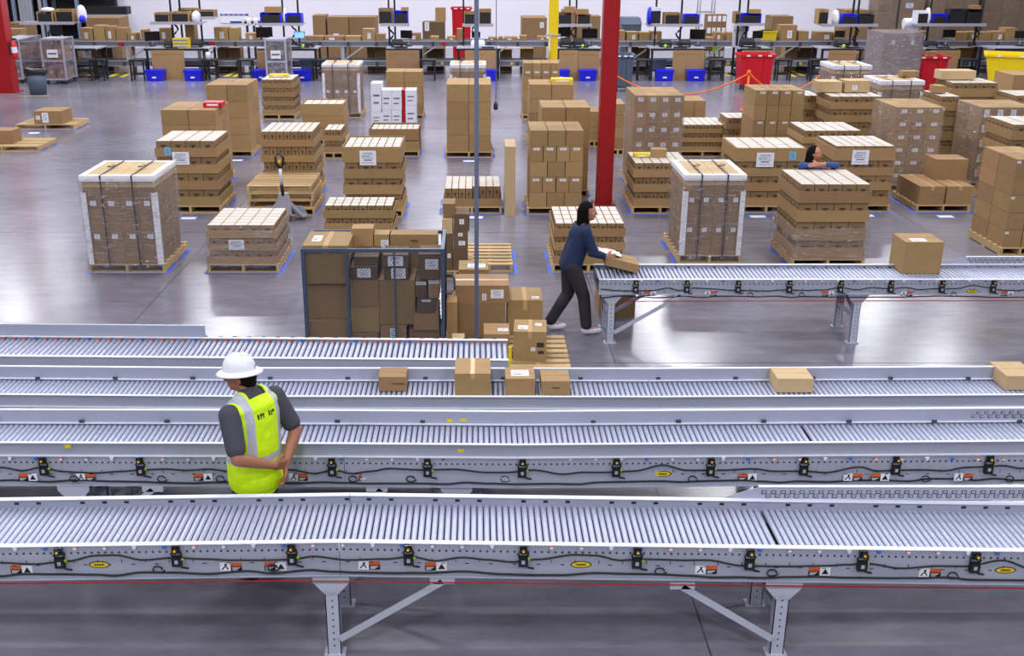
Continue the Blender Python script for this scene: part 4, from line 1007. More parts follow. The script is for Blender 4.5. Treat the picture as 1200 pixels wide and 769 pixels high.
bp_ = thing('support_pole', 'slim blue-grey steel pole rising beside the carton pile', 'pole', (pb.x, 10.15, 0))
MB().tube([(0, 0, 0.01), (0, 0, CEIL)], 0.021, 'pole_blue', 12).build('tube', bp_); MB().box(-0.06, 0.06, -0.06, 0.06, 0, 0.012, 'steel_dark').build('foot_plate', bp_)
hc = aty(581, 125, 24.0)
hg = thing('hanging_cord', 'thin hanging cord with a plug end near the blue pole', 'cord', (hc.x, 24.0, hc.z))
MB().tube([(0, 0, 0.1), (0, 0, CEIL - hc.z)], 0.010, 'pole_blue', 6).build('cord', hg); MB().lathe([(0, -0.08), (0.05, -0.06), (0.05, 0.05), (0.02, 0.12)], 'steel_dark', 10).build('plug', hg)

# ------------------------------------------------------------------ packing line along the back
NY = atz(560, 93).y                                     # bench fronts
def pxx(px, Y): return (px - CX) / FPX * (Y * CT + (CH - 1.0) * ST)     # X at about bench height
BZ = aty(560, 57, NY).z
KY = NY + 1.7                                           # long conveyor behind the benches
KZ = aty(560, 48, KY).z
def long_conveyor(z, t):
    x0, x1 = -21.5, 25.5
    MB().box(x0, x1, 0, 0.05, z - 0.20, z + 0.01, 'conveyor_grey').build('side_frame', t); MB().box(x0, x1, 0.75, 0.80, z - 0.20, z + 0.01, 'conveyor_grey').build('side_frame', t)
    MB().box(x0, x1, 0.05, 0.75, z - 0.06, z - 0.01, 'steel_dark').build('belt', t)
    MB().box(x0, x1, -0.012, 0, z - 0.03, z + 0.01, 'steel_panel').build('edge_strip', t); MB().box(x0, x1, -0.012, 0, z - 0.2, z - 0.17, 'steel_panel').build('edge_strip', t)
    x = x0 + 0.5
    while x < x1:
        MB().box(x - 0.05, x + 0.05, -0.03, -0.012, z - 0.18, z - 0.03, 'steel_dark').build('bracket', t); x += 1.02
    return t
k1 = long_conveyor(KZ, thing('belt_conveyor', 'long grey two-level conveyor crossing the back of the hall', 'conveyor', (0, KY, 0)))
zl = aty(560, 71, KY).z
k2 = long_conveyor(zl, k1)
x = -20.5
while x < 25:
    MB().box(x - 0.06, x + 0.06, 0.02, 0.08, 0, KZ - 0.2, 'alu').build('leg', k1); MB().box(x - 0.06, x + 0.06, 0.72, 0.78, 0, KZ - 0.2, 'alu').build('leg', k1)
    MB().bar((x, 0.0, 0.45), (x + 0.75, 0.0, KZ - 0.2), 0.03, 0.05, 'alu').build('leg_brace', k1)
    x += 2.6
for px in (66, 250, 420, 518, 600, 690, 855, 940, 985): 
    xk = pxx(px, KY); MB().box(xk - 0.05, xk + 0.05, -0.05, 0, zl - 0.15, zl - 0.05, 'yellow_badge').build('yellow_tag', k2)
for px in (142, 249, 520): xk = pxx(px, KY); MB().box(xk - 0.10, xk + 0.10, -0.06, 0, KZ - 0.13, KZ - 0.05, 'red_plastic').build('stop_button', k1)

def bg_carton(a, b, y0, z, Y, d, label, **k):
    A = aty(a, y0, Y); B = aty(b, y0, Y)
    return carton((A.x + B.x) / 2, Y, z, B.x - A.x - 0.02, d, A.z - z, label, **k)
line = [(93, 108, 33), (108.5, 122, 30), (122.5, 134.5, 31), (135, 148, 33), (149, 159, 39), (186, 199, 33), (216, 227, 29), (250, 267, 32), (267.5, 279, 33), (287, 301, 39), (357, 379, 42.5), (380, 403, 42.5), (404, 423, 42.5), (424.5, 439, 34), (441, 451, 40),
        (480, 493, 39), (504, 514, 43), (523.5, 534, 43), (535, 542, 34), (572, 583, 44), (584, 590, 43.5), (591, 607, 43.5), (609, 618, 42), (722, 733, 36), (734.5, 748, 37.5), (749, 762, 38), (762.5, 776, 37), (829, 838, 44), (838.5, 848, 38), (852, 860.5, 38), (915, 935, 29.5), (936, 948.5, 36.5), (956, 976, 37.5), (977, 988, 38), (1080, 1090, 37),
        (1120, 1135, 38), (1136, 1147.5, 37.5), (1148, 1163, 38), (1164, 1177, 37), (1178.5, 1193, 33), (164, 171, 35), (2, 24, 34), (630, 641, 43)]
line.sort()
for i, (a, b, y0) in enumerate(line):
    side = 'left' if i < 22 else 'right'; n = i if i < 22 else len(line) - 1 - i
    nm = (ORD + ['twenty-first', 'twenty-second', 'twenty-third'])[n]
    bg_carton(a, b, y0, KZ + 0.012, KY + 0.06, 0.55, f"brown carton on the long back conveyor, {nm} from the {side} end", group='cartons on the back conveyor', m='cardboard', labels=((random.uniform(-.15, .2), 0.4, 0.28, 0.5),) if i % 2 else ())
A = aty(894, 36, KY + 0.06); B = aty(911, 36, KY + 0.06)
yt = thing('plastic_tote', 'yellow plastic tote on the back conveyor near the right', 'tote', ((A.x + B.x) / 2, KY + 0.06, KZ + 0.012)); wT = B.x - A.x; hT = A.z - KZ - 0.012
MB().hexa([(-wT * .46, 0.02, 0), (wT * .46, 0.02, 0), (wT * .46, 0.5, 0), (-wT * .46, 0.5, 0), (-wT / 2, 0, hT), (wT / 2, 0, hT), (wT / 2, 0.55, hT), (-wT / 2, 0.55, hT)], 'yellow_badge').build('body', yt); MB().box(-wT / 2 - .02, wT / 2 + .02, -0.02, 0.57, hT - 0.05, hT, 'yellow_badge').build('rim', yt)

def monitor_mesh(): return MB().box(-0.5, 0.5, 0, 0.05, 0, 0.62, 'monitor').box(-0.47, 0.47, -0.004, 0, 0.03, 0.59, 'black_gloss').mesh('screen')
def monitor(px, py, Y, w_, label, zdesk, lit=False, rz=0.0):
    p = aty(px, py, Y)
    t = thing('monitor', label, 'monitor', (p.x, Y, zdesk), rz)
    zz = p.z - zdesk
    O('screen', cached('screen', monitor_mesh), t, (0, 0, zz), scale=(w_, 0.8, w_))
    if lit: MB().box(-w_ * .45, w_ * .45, -0.006, -0.004, zz + w_ * .05, zz + w_ * .57, 'screen_blue').build('lit_display', t)
    MB().tube([(0.0, 0.06, zz + w_ * 0.3), (0.16, 0.12, zz * 0.6 + 0.1), (0.0, 0.2, 0.3), (0.0, 0.2, 0.02)], 0.035, 'plastic_white', 8).build('monitor_arm', t)
    MB().lathe([(0.0, 0.0), (0.14, 0.0), (0.12, 0.03), (0.03, 0.05)], 'black', 12, (0, 0.2)).build('arm_base', t)

def bench(xl, xr, label, drawer=False):
    X0, X1 = pxx(xl, NY), pxx(xr, NY); W = X1 - X0
    t = thing('packing_bench', label, 'bench', ((X0 + X1) / 2, NY, 0)); D = 1.25
    MB().box(-W / 2, W / 2, 0, D, BZ - 0.04, BZ, 'desk_top').build('tabletop', t); MB().box(-W / 2 - 0.015, W / 2 + 0.015, -0.02, 0.0, BZ - 0.07, BZ + 0.005, 'black').build('front_edge', t)
    for sx in (-1, 1):
        for y in (0.06, D - 0.12): MB().box(sx * (W / 2 - 0.06) - 0.035, sx * (W / 2 - 0.06) + 0.035, y, y + 0.07, 0, BZ - 0.04, 'black').build('leg', t)
        MB().box(sx * (W / 2 - 0.06) - 0.03, sx * (W / 2 - 0.06) + 0.03, 0.13, D - 0.12, 0.16, 0.22, 'black').build('side_bar', t)
    MB().box(-W / 2 + 0.1, W / 2 - 0.1, D - 0.1, D - 0.05, 0.3, 0.36, 'black').build('back_bar', t); MB().box(-W / 2 + 0.1, W / 2 - 0.1, 0.45, D - 0.1, 0.22, 0.25, 'black').build('lower_shelf', t)
    return (X0 + X1) / 2, W
def cpanel(a, b, label, y0=59.0):
    A = aty(a, 93, NY - 0.08); B = aty(b, 93, NY - 0.08); w_ = B.x - A.x; h_ = aty(a, y0, NY - 0.08).z
    o = MB().box(-w_ / 2, w_ / 2, 0, 0.03, 0, h_, 'cardboard').box(-w_ * 0.45, w_ * 0.45, -0.003, 0, h_ * 0.86, h_ * 0.868, 'seam').build('cardboard_panel', None, loc=((A.x + B.x) / 2, NY - 0.08, 0))
    tag(o, label, 'panel')
def rack(a, b, ys, label, posts, Y=NY + 0.75):
    A = aty(a, ys, Y); B = aty(b, ys, Y); W = B.x - A.x; cx_ = (A.x + B.x) / 2
    t = thing('overhead_rack', label, 'rack', (cx_, Y, 0))
    MB().box(-W / 2, W / 2, -0.25, 0.3, A.z - 0.04, A.z, 'alu').build('shelf', t); MB().box(-W / 2, W / 2, -0.28, -0.25, A.z - 0.08, A.z + 0.02, 'alu').build('shelf_edge', t)
    for p in posts:
        x_ = aty(p, ys, Y).x - cx_; MB().box(x_ - 0.03, x_ + 0.03, 0.32, 0.38, BZ, CEIL - 0.2, 'black').build('post', t)
    MB().box(aty(posts[0], ys, Y).x - cx_ - 0.03, aty(posts[-1], ys, Y).x - cx_ + 0.03, 0.3, 0.32, A.z - 0.12, A.z - 0.05, 'black').build('shelf_bracket', t)
    return A.z
def shelf_bin_mesh(m):
    b = MB()
    b.box(-0.5, 0.5, 0, 1, 0, 0.05, m).box(-0.5, -0.44, 0, 1, 0.05, 1, m).box(0.44, 0.5, 0, 1, 0.05, 1, m).box(-0.44, 0.44, 0.92, 1, 0.05, 1, m).box(-0.44, 0.44, 0, 0.06, 0.05, 0.8, 'black').box(-0.44, 0.44, 0.06, 0.92, 0.05, 0.5, 'black')
    return b.mesh('shelf_bin')
def shelf_bin(a, b, y0, zs, label, m='cardboard', Y=NY + 0.52):
    A = aty(a, y0, Y); B = aty(b, y0, Y)
    tag(O('shelf_bin', cached(('sbin', m), lambda: shelf_bin_mesh(m)), None, ((A.x + B.x) / 2, Y, zs + 0.001), scale=(B.x - A.x - 0.015, 0.5, A.z - zs)), label, 'bin', 'open bins on the overhead racks')
def bag(a, b, y0, z, Y, m, label):
    A = aty(a, y0, Y); B = aty(b, y0, Y); w_, h_ = B.x - A.x, A.z - z
    rnd = random.Random(label); b_ = MB(); n = 12; prof = [(0.0, 0), (0.42, 0.02), (0.5, 0.3), (0.46, 0.65), (0.3, 0.92), (0.0, 1.0)]
    for r, zz in prof:
        for k in range(n): g = 2 * PI * k / n; q = r * (1 + rnd.uniform(-.12, .12)); b_.v.append((w_ * q * math.cos(g), 0.3 + 0.25 * 2 * q * math.sin(g), h_ * zz))
    for i in range(len(prof) - 1):
        for k in range(n): k2 = (k + 1) % n; b_.face([i * n + k, i * n + k2, (i + 1) * n + k2, (i + 1) * n + k], m, True)
    tag(b_.build('plastic_bag', None, loc=((A.x + B.x) / 2, Y - 0.02, z + 0.001)), label, 'bag')
def printer(px, w_, h_, label, z=None, Y=NY + 0.45, m='black'):
    t = thing('label_printer', label, 'printer', (pxx(px, NY), Y, BZ + 0.001))
    MB().box(-w_ / 2, w_ / 2, 0, 0.35, 0, h_ * 0.6, m).build('body', t); MB().hexa([(-w_ / 2, 0, h_ * .6), (w_ / 2, 0, h_ * .6), (w_ / 2, 0.35, h_ * .6), (-w_ / 2, 0.35, h_ * .6), (-w_ * .4, 0.1, h_), (w_ * .4, 0.1, h_), (w_ * .4, 0.33, h_), (-w_ * .4, 0.33, h_)], m).build('lid', t)
    MB().box(-w_ * .3, w_ * .3, -0.06, 0.0, h_ * .2, h_ * .22, 'paper').build('label_strip', t)

# benches with what hangs over them, left to right
B1 = bench(50, 112, 'packing bench behind the clear-sided cart at far left')
B2 = bench(169, 244, 'packing bench with one cardboard panel between two blue totes, left'); cpanel(180, 218, 'cardboard panel on the bench front between two blue totes')
B3 = bench(302, 371, 'packing bench behind the clear-sided cart right of the left benches'); cpanel(303, 314, 'narrow cardboard panel half hidden by the middle clear-sided cart')
B4 = bench(452, 494, 'packing bench behind the split carton stack'); cpanel(453, 492, 'cardboard panel on the bench front above the split carton stack')
B5 = bench(535, 586, 'packing bench behind the strapped load by the blue pole'); cpanel(545, 582, 'cardboard panel behind the strapped load by the blue pole')
B6 = bench(652, 704, 'packing bench between the yellow post and red column'); cpanel(655, 676.5, 'left cardboard panel between yellow post and red column'); cpanel(677, 702, 'right cardboard panel between yellow post and red column', 60)
B7 = bench(763, 828, 'packing bench right of the grey wheeled bin'); cpanel(787, 824, 'cardboard panel right of the grey wheeled bin')
B8 = bench(867, 905, 'packing bench behind the left red wheeled bin'); cpanel(869, 904, 'cardboard panel behind the left red wheeled bin')
B9 = bench(963, 1012, 'packing bench left of the grey wrapped tower'); cpanel(968, 1000, 'cardboard panel left of the grey wrapped tower')
B10 = bench(1085, 1122, 'packing bench behind the right red wheeled bin'); cpanel(1087, 1121, 'cardboard panel behind the right red wheeled bin')
B11 = bench(1166, 1210, 'packing bench behind the yellow cart')
RK = [((26, 90, 25.5), (60, 62), 'leftmost'), ((178, 240, 25.5), (198, 209), 'second'), ((304, 356, 27), (330, 348), 'third'), ((446, 480, 27.5), (455, 462), 'fourth'), ((542, 578, 28), (543, 560), 'fifth'), ((652, 693, 28), (668, 676), 'sixth'), ((757, 822, 28), (770, 800), 'seventh'),
      ((862, 894, 27), (868, 878), 'eighth'), ((960, 1026, 28), (1002, 1008), 'ninth'), ((1072, 1152, 27.5), (1093, 1150), 'tenth')]
SZ = [rack(*a, f"overhead rack on ceiling posts above the back benches, {nm} from the left" if nm != 'leftmost' else 'leftmost overhead rack on ceiling posts above the back benches', p) for a, p, nm in RK]
bins = [(42, 61, 14, 0, 'cardboard'), (63, 85, 11, 0, 'cardboard'), (180, 198, 15, 1, 'cardboard'), (199, 221, 14, 1, 'cardboard'), (208, 230, 9, 1, 'cardboard'), (232, 252, 9, 1, 'cardboard'), (304, 329, 15, 2, 'blue_plastic'), (334, 353, 16, 2, 'blue_plastic'), (443, 460, 10, 3, 'cardboard'), (461, 478, 13, 3, 'blue_plastic'), (543.5, 560, 14, 4, 'cardboard'), (561, 576, 11, 4, 'cardboard'),
        (654, 671, 15, 5, 'cardboard'), (676, 693, 17, 5, 'cardboard'), (760, 776, 9, 6, 'plastic_white'), (779, 798, 15, 6, 'cardboard'), (801, 820, 17, 6, 'blue_plastic'), (869, 893, 16, 7, 'blue_plastic'), (862, 868.5, 14, 7, 'cardboard'), (960, 972, 11, 8, 'cardboard'), (987, 1006, 17, 8, 'blue_plastic'), (1007, 1025, 17, 8, 'black'), (1076, 1090, 13, 9, 'plastic_white'), (1094, 1112, 17, 9, 'blue_plastic'), (1114, 1133, 11, 9, 'black'), (1134, 1152, 11, 9, 'black')]
cnt = {}
for a, b, y0, k, m in bins:
    if (a, b) in ((208, 230), (232, 252)): continue
    cnt[k] = cnt.get(k, 0) + 1
    cl = {'cardboard': 'black bin set in a carton', 'blue_plastic': 'black bin lined with blue plastic', 'plastic_white': 'bin wrapped in white plastic', 'black': 'plain black bin'}[m]
    shelf_bin(a, b, y0, SZ[k], f"{cl}, {ORD[cnt[k] - 1]} along the {'leftmost' if k == 0 else ORD[k]} overhead rack", m)
for (a, b, y0, k, m, lab) in ((44, 60, 9, 0, 'plastic_white', 'white plastic bag over bin on the leftmost rack'), (86, 96, 6, 0, 'plastic_white', 'white and blue plastic bag at end of leftmost rack'), (222, 232, 13, 1, 'plastic_white', 'white plastic bag at right of the second rack'), (330, 334, 9, 2, 'plastic_white', 'slim white bag between bins of the third rack')):
    bag(a, b, y0, SZ[k] if a != 44 else aty(52, 14, NY + .52).z, NY + 0.5, m, lab)
bag(90, 96, 18, SZ[0], NY + 0.35, 'blue_plastic', 'blue plastic bag hanging at the end of leftmost rack')
bag(838 - 78, 778 - 12, 8, SZ[6], NY + 0.3, 'blue_plastic', 'blue plastic bag at the left end of seventh rack')
bag(979, 987, 12, SZ[8], NY + 0.5, 'plastic_white', 'white plastic bag between bins on ninth rack')
bag(1090, 1094, 9, SZ[9], NY + 0.4, 'plastic_white', 'white plastic bag between bins on tenth rack')
# second tier behind the second rack
zt2 = rack(206, 254, 19.5, 'rear overhead rack behind the second one from the left', (232,), NY + 1.3)
shelf_bin(208, 230, 10, zt2, 'left black bin in a carton on the rear overhead rack', Y=NY + 1.1); shelf_bin(232, 251, 12, zt2, 'right black bin in a carton on the rear overhead rack', Y=NY + 1.1)
for i, (px, py, w_, lit, lab) in enumerate(((66, 41, 0.5, 0, 'dark monitor behind the clear-sided cart at far left'), (179, 48, 0.5, 0, 'dark monitor at the left end of the panelled left bench'), (310, 44, 0.55, 0, 'dark monitor behind the middle clear-sided cart'), (351, 45, 0.36, 1, 'lit blue monitor right of the middle clear-sided cart'),
        (476, 45, 0.42, 0, 'dark monitor turned sideways on the bench above split stack'), (558, 44, 0.3, 0, 'narrow dark monitor beside the blue pole'), (660, 43, 0.5, 0, 'dark monitor on arm right of the yellow post'), (691, 45, 0.52, 0, 'dark monitor on arm left of the red column'), (817, 46, 0.52, 0, 'dark monitor on arm at right of the seventh bench'),
        (888, 45, 0.4, 0, 'dark monitor behind the left red wheeled bin'), (984, 44, 0.36, 0, 'dark monitor at left of the ninth bench'), (1112, 44, 0.42, 0, 'dark monitor behind the right red wheeled bin'), (1196, 45, 0.4, 0, 'dark monitor at the right edge of the photo'))):
    monitor(px, py, NY + 0.84, w_ * 1.05, lab, BZ + 0.001, lit, rz=(-0.4, 0.4, 0.2, 0.0)[i % 4])
for i, (px, w_, h_, m, lab) in enumerate(((193, 0.3, 0.22, 'black', 'black label printer at left on the panelled left bench'), (225, 0.42, 0.24, 'black', 'black label printer right of the yellow crates'), (360, 0.3, 0.16, 'black', 'small black printer on the bench right of middle cart'), (464, 0.4, 0.26, 'black', 'black printer on the bench above split stack'), (560, 0.5, 0.24, 'plastic_white', 'pale printer on the bench by the blue pole'),
        (664, 0.4, 0.3, 'black', 'left black printer between yellow post and red column'), (680, 0.4, 0.3, 'black', 'right black printer between yellow post and red column'), (783, 0.4, 0.26, 'black', 'black printer on the seventh bench'), (806, 0.36, 0.26, 'black', 'second black printer on the seventh bench'), (880, 0.5, 0.3, 'black', 'black printer behind the left red wheeled bin'), (992, 0.4, 0.26, 'black', 'black printer on the ninth bench'), (1098, 0.4, 0.2, 'black', 'black printer behind the right red wheeled bin'))):
    printer(px, w_, h_, lab, m=m)
# yellow crates
for i in range(3):
    cr = MB().box(-0.27, 0.27, 0, 0.35, 0, 0.11, 'yellow_badge').box(-0.25, 0.25, -0.01, 0, 0.03, 0.06, 'blue_cap')
    tag(cr.build('crate', None, loc=(pxx(211, NY), NY + 0.15, BZ + 0.001 + i * 0.112)), f"{('bottom', 'middle', 'top')[i]} yellow crate of three stacked on the panelled left bench", 'crate', 'yellow crates')
# tape dispensers and small things on benches
for px, m, lab in ((355, 'lime', 'lime green tape gun on the bench right of middle cart'), (683, 'lime', 'lime green tape gun left of the red column'), (783 - 3, 'lime', 'lime green tape gun on the seventh bench'), (989, 'lime', 'lime green tape gun on the ninth bench')):
    t = thing('tape_gun', lab, 'tape gun', (pxx(px, NY), NY + 0.08, BZ + 0.001)); MB().tube([(-0.03, 0, 0.07), (0.03, 0, 0.07)], 0.07, m, 12).build('tape_roll', t); MB().box(0.03, 0.2, -0.02, 0.04, 0.02, 0.07, 'black').build('grip', t)
# stools
def stool_tree():
    S = {}
    S['seat'] = MB().box(-0.27, 0.27, -0.02, 0.38, 0.66, 0.70, 'black').box(-0.24, 0.24, 0.0, 0.36, 0.70, 0.715, 'monitor').mesh('seat')
    S['leg'] = MB().box(-0.025, 0.025, -0.025, 0.025, 0, 0.66, 'black').mesh('leg')
    S['rung'] = MB().box(-0.2, 0.2, -0.015, 0.015, 0.2, 0.24, 'black').mesh('rung')
    return S
ST_ = stool_tree()
for px, lab in ((115, 'black stool right of the clear-sided cart at far left'), (162, 'black stool left of the first blue tote'), (246, 'black stool with a white roll right of panelled left bench'), (288, 'black stool left of the middle clear-sided cart'), (374, 'black stool left of the narrow strapped load'), (502, 'black stool above the split carton stack'), (755, 'black stool right of the grey wheeled bin'), (840, 'black stool left of the left red bin'), (918, 'black stool right of the left red bin'), (1134, 'black stool left of the yellow cart'), (957, 'black stool left of the strapped load by the wrapped tower')):
    p = aty(px, 93, NY - 0.46); t = thing('stool', lab, 'stool', (p.x, p.y, 0), 0, 'black stools along the packing benches')
    O('seat', ST_['seat'], t)
    for sx in (-1, 1):
        for y in (0.02, 0.34): O('leg', ST_['leg'], t, (sx * 0.22, y, 0))
    for y in (0.02, 0.34): O('rung', ST_['rung'], t, (0, y, 0))
p = aty(245, 93, NY - 0.46); t = thing('paper_roll', 'white roll standing on the stool right of panelled left bench', 'roll', (p.x, p.y + 0.15, 0.716)); MB().lathe([(0, 0), (0.09, 0), (0.09, 0.2), (0.05, 0.24), (0, 0.24)], 'plastic_white', 14).build('roll', t)
# blue totes on the floor
def tote_meshes(m):
    b = MB(); b.hexa([(-0.27, 0.03, 0), (0.27, 0.03, 0), (0.27, 0.40, 0), (-0.27, 0.40, 0), (-0.30, 0, 0.36), (0.30, 0, 0.36), (0.30, 0.43, 0.36), (-0.30, 0.43, 0.36)], m)
    r = MB(); r.box(-0.32, 0.32, -0.02, 0.01, 0.32, 0.37, m).box(-0.32, 0.32, 0.42, 0.45, 0.32, 0.37, m).box(-0.32, -0.29, 0.01, 0.42, 0.32, 0.37, m).box(0.29, 0.32, 0.01, 0.42, 0.32, 0.37, m)
    l = MB(); l.box(-0.07, 0.07, -0.002, 0.012, 0.10, 0.15, 'paper')
    return b.mesh('tote_body'), r.mesh('rim'), l.mesh('tote_label')
tmb = tote_meshes('blue_plastic')
for px, yb_, lab in ((181, 94, 'blue tote left of the cardboard panel, left bench'), (226, 94, 'blue tote right of the cardboard panel, left bench'), (306, 92, 'blue tote below the middle clear-sided cart'), (354, 92, 'blue tote left of the narrow strapped load'), (474, 93, 'blue tote half hidden behind the split carton stack'), (572, 94, 'blue tote right of the strapped load by blue pole'), (657, 92, 'blue tote half hidden right of the yellow post'), (689, 92.5, 'blue tote left of the red column'), (779, 92.5, 'blue tote left of the panel on seventh bench'), (816, 92.5, 'blue tote right of the panel on seventh bench'), (1110, 92, 'blue tote right of the right red bin')):
    p = atz(px, yb_); p.y = min(p.y, NY - 0.56); t = thing('tote', lab, 'tote', (aty(px, yb_, p.y).x, p.y, 0), 0, 'blue totes by the benches'); O('tote_body', tmb[0], t); O('rim', tmb[1], t); O('tote_label', tmb[2], t)
# wheeled bins
def wheeled_bin(px, yb_, w_, d_, h_, m, label, rz=0.0, flare=0.10):
    p = atz(px, yb_); t = thing('wheeled_bin', label, 'bin', (p.x, p.y, 0), rz)
    b = MB(); z0 = 0.16; a = w_ / 2 * (1 - flare); c = w_ / 2
    out = [(-a, 0.08, z0), (a, 0.08, z0), (a, d_ - 0.08, z0), (-a, d_ - 0.08, z0), (-c, 0, h_), (c, 0, h_), (c, d_, h_), (-c, d_, h_)]
    inn = [(-a + .03, 0.11, z0 + .04), (a - .03, 0.11, z0 + .04), (a - .03, d_ - 0.11, z0 + .04), (-a + .03, d_ - 0.11, z0 + .04), (-c + .03, 0.03, h_), (c - .03, 0.03, h_), (c - .03, d_ - .03, h_), (-c + .03, d_ - .03, h_)]
    n0 = len(b.v); b.v += out + inn
    for q in ((0, 3, 2, 1), (0, 1, 5, 4), (1, 2, 6, 5), (2, 3, 7, 6), (3, 0, 4, 7)): b.face([n0 + i for i in q], m)
    for q in ((8, 9, 10, 11), (9, 8, 12, 13), (10, 9, 13, 14), (11, 10, 14, 15), (8, 11, 15, 12)): b.face([n0 + i for i in q], m)
    for i in range(4): j = (i + 1) % 4; b.face([n0 + 4 + i, n0 + 4 + j, n0 + 12 + j, n0 + 12 + i], m)
    b.build('tub', t)
    r = MB()
    for (x0, x1, y0, y1) in ((-c - .05, c + .05, -.05, 0), (-c - .05, c + .05, d_, d_ + .05), (-c - .05, -c, 0, d_), (c, c + .05, 0, d_)): r.box(x0, x1, y0, y1, h_ - 0.06, h_ + 0.015, m)
    r.build('rim', t)
    for sx in (-0.5, 0.5): MB().hexa([(sx * a - .05, 0.04, z0 + .05), (sx * a + .05, 0.04, z0 + .05), (sx * a + .05, 0.10, z0 + .05), (sx * a - .05, 0.10, z0 + .05), (sx * c - .05, -0.03, h_ - .1), (sx * c + .05, -0.03, h_ - .1), (sx * c + .05, 0.03, h_ - .1), (sx * c - .05, 0.03, h_ - .1)], m).build('rib', t)
    for sx in (-1, 1):
        for y in (0.18, d_ - 0.18): MB().tube([(sx * a * .7 - .025, y, 0.08), (sx * a * .7 + .025, y, 0.08)], 0.08, 'black', 12).build('wheel', t)
    MB().box(-a * .85, a * .85, 0.12, d_ - .12, 0.12, 0.16, 'steel_dark').build('dolly', t)
    for sx in (-0.6, 0.1, 0.7): MB().box(sx * c - .06, sx * c + .06, -0.054, -0.05, h_ - .05, h_ - .005, 'paper').build('rim_label', t)
    return t
wheeled_bin(885, 106, 1.05, 0.8, 1.12, 'red_plastic', 'red wheeled bin behind the orange rope, left of two')
wheeled_bin(1087, 113, 1.0, 0.75, 1.2, 'red_plastic', 'red wheeled bin right of the grey wrapped tower')
wheeled_bin(730, 108, 0.6, 0.7, 1.15, 'grey_bin', 'grey wheeled bin right behind the red column')
wheeled_bin(1186, 114, 1.8, 1.2, 1.25, 'yellow_plastic', 'yellow wheeled cart with sloping sides at the right', rz=-0.4, flare=0.25)
p = atz(541, 72); wheeled_bin(541, 73.5, 0.75, 0.7, 2.1, 'red_plastic', 'red bin behind the back conveyor near the blue pole')
# flap of cardboard in right red bin
pb_ = atz(1087, 113); carton(pb_.x + 0.05, pb_.y + 0.28, 0.25, 0.3, 0.12, 1.08, 'brown carton flap sticking out of the right red bin')
# trash can
p = atz(41, 112); t = thing('trash_can', 'grey trash can with black liner beside the left red column', 'trash can', (p.x, p.y + 0.3, 0))
MB().lathe([(0.0, 0), (0.25, 0), (0.32, 0.72)], 'grey_bin', 20, sy=0.8).build('body', t)
rnd = random.Random(3); lv = MB(); n = 20
for (r, z) in ((0.33, 0.60), (0.36, 0.70), (0.35, 0.80), (0.30, 0.82), (0.26, 0.6), (0.0, 0.4)):
    for k in range(n): g = 2 * PI * k / n; q = r * (1 + rnd.uniform(-.03, .03)); lv.v.append((q * math.cos(g), 0.8 * q * math.sin(g), z + rnd.uniform(-.02, .02)))
for i in range(5):
    for k in range(n): k2 = (k + 1) % n; lv.face([i * n + k, i * n + k2, (i + 1) * n + k2, (i + 1) * n + k], 'bag_black', True)
lv.build('liner_bag', t)
ym = MB().box(p.x - 0.5, p.x + 0.5, p.y - 0.08, p.y - 0.02, 0.0012, 0.002, 'yellow_paint'); tag(ym.build('floor_stripe'), 'yellow floor stripe in front of the trash can', 'floor marking')
# yellow hatch stripes on the floor
for i, (xa, ya, xb, yb_, w_) in enumerate(((100, 90, 111, 86, 6), (129, 90, 143, 84, 7), (142, 90.5, 153, 86, 6), (237, 89, 247, 85, 6), (264, 90, 277, 84, 7), (274, 90, 281, 86, 5), (764, 89, 758, 84, 4), (856, 89, 848, 85, 5), (932, 90, 921, 85, 5), (941, 88.5, 927, 83, 6), (1150, 88, 1144, 84, 5))):
    a, b = atz(xa, ya), atz(xb, yb_); q = w_ * 0.014
    m = MB(); m.hexa([(a.x - q, a.y, .0013), (a.x + q, a.y, .0013), (b.x + q, b.y, .0013), (b.x - q, b.y, .0013), (a.x - q, a.y, .002), (a.x + q, a.y, .002), (b.x + q, b.y, .002), (b.x - q, b.y, .002)], 'yellow_paint')
    tag(m.build('floor_stripe'), f"yellow diagonal floor stripe by the benches, {ORD[i]} from the left", 'floor marking', 'yellow floor stripes')
# orange rope barrier
p = atz(874, 130); t = thing('barrier_post', 'orange barrier post in front of the left red bin', 'post', (p.x, p.y, 0))
MB().lathe([(0.0, 0), (0.17, 0), (0.17, 0.04), (0.03, 0.07)], 'orange_rope', 16).build('base', t); MB().tube([(0, 0, 0.06), (0, 0, 1.05)], 0.035, 'orange_rope', 10).build('post', t); MB().lathe([(0.05, 1.0), (0.06, 1.06), (0.05, 1.12), (0.0, 1.14)], 'orange_rope', 12).build('cap', t)
a = Vector((p.x - 0.04, p.y, 1.02)); b = Vector((aty(712, 84, p.y + 0.3).x, p.y + 0.3, 1.1))
tag(MB().tube([a.lerp(b, u) - Vector((0, 0, 0.62 * 4 * u * (1 - u))) for u in [i / 24 for i in range(25)]], 0.022, 'orange_rope', 6).build('barrier_rope'), 'orange rope sagging from the orange post towards the red column', 'rope')
b = Vector((aty(960, 112, p.y + 0.6).x, p.y + 0.6, 0.95)); a.x += 0.08
tag(MB().tube([a.lerp(b, u) - Vector((0, 0, 0.5 * 4 * u * (1 - u))) for u in [i / 20 for i in range(21)]], 0.022, 'orange_rope', 6).build('barrier_rope'), 'orange rope sagging right from the orange post', 'rope')

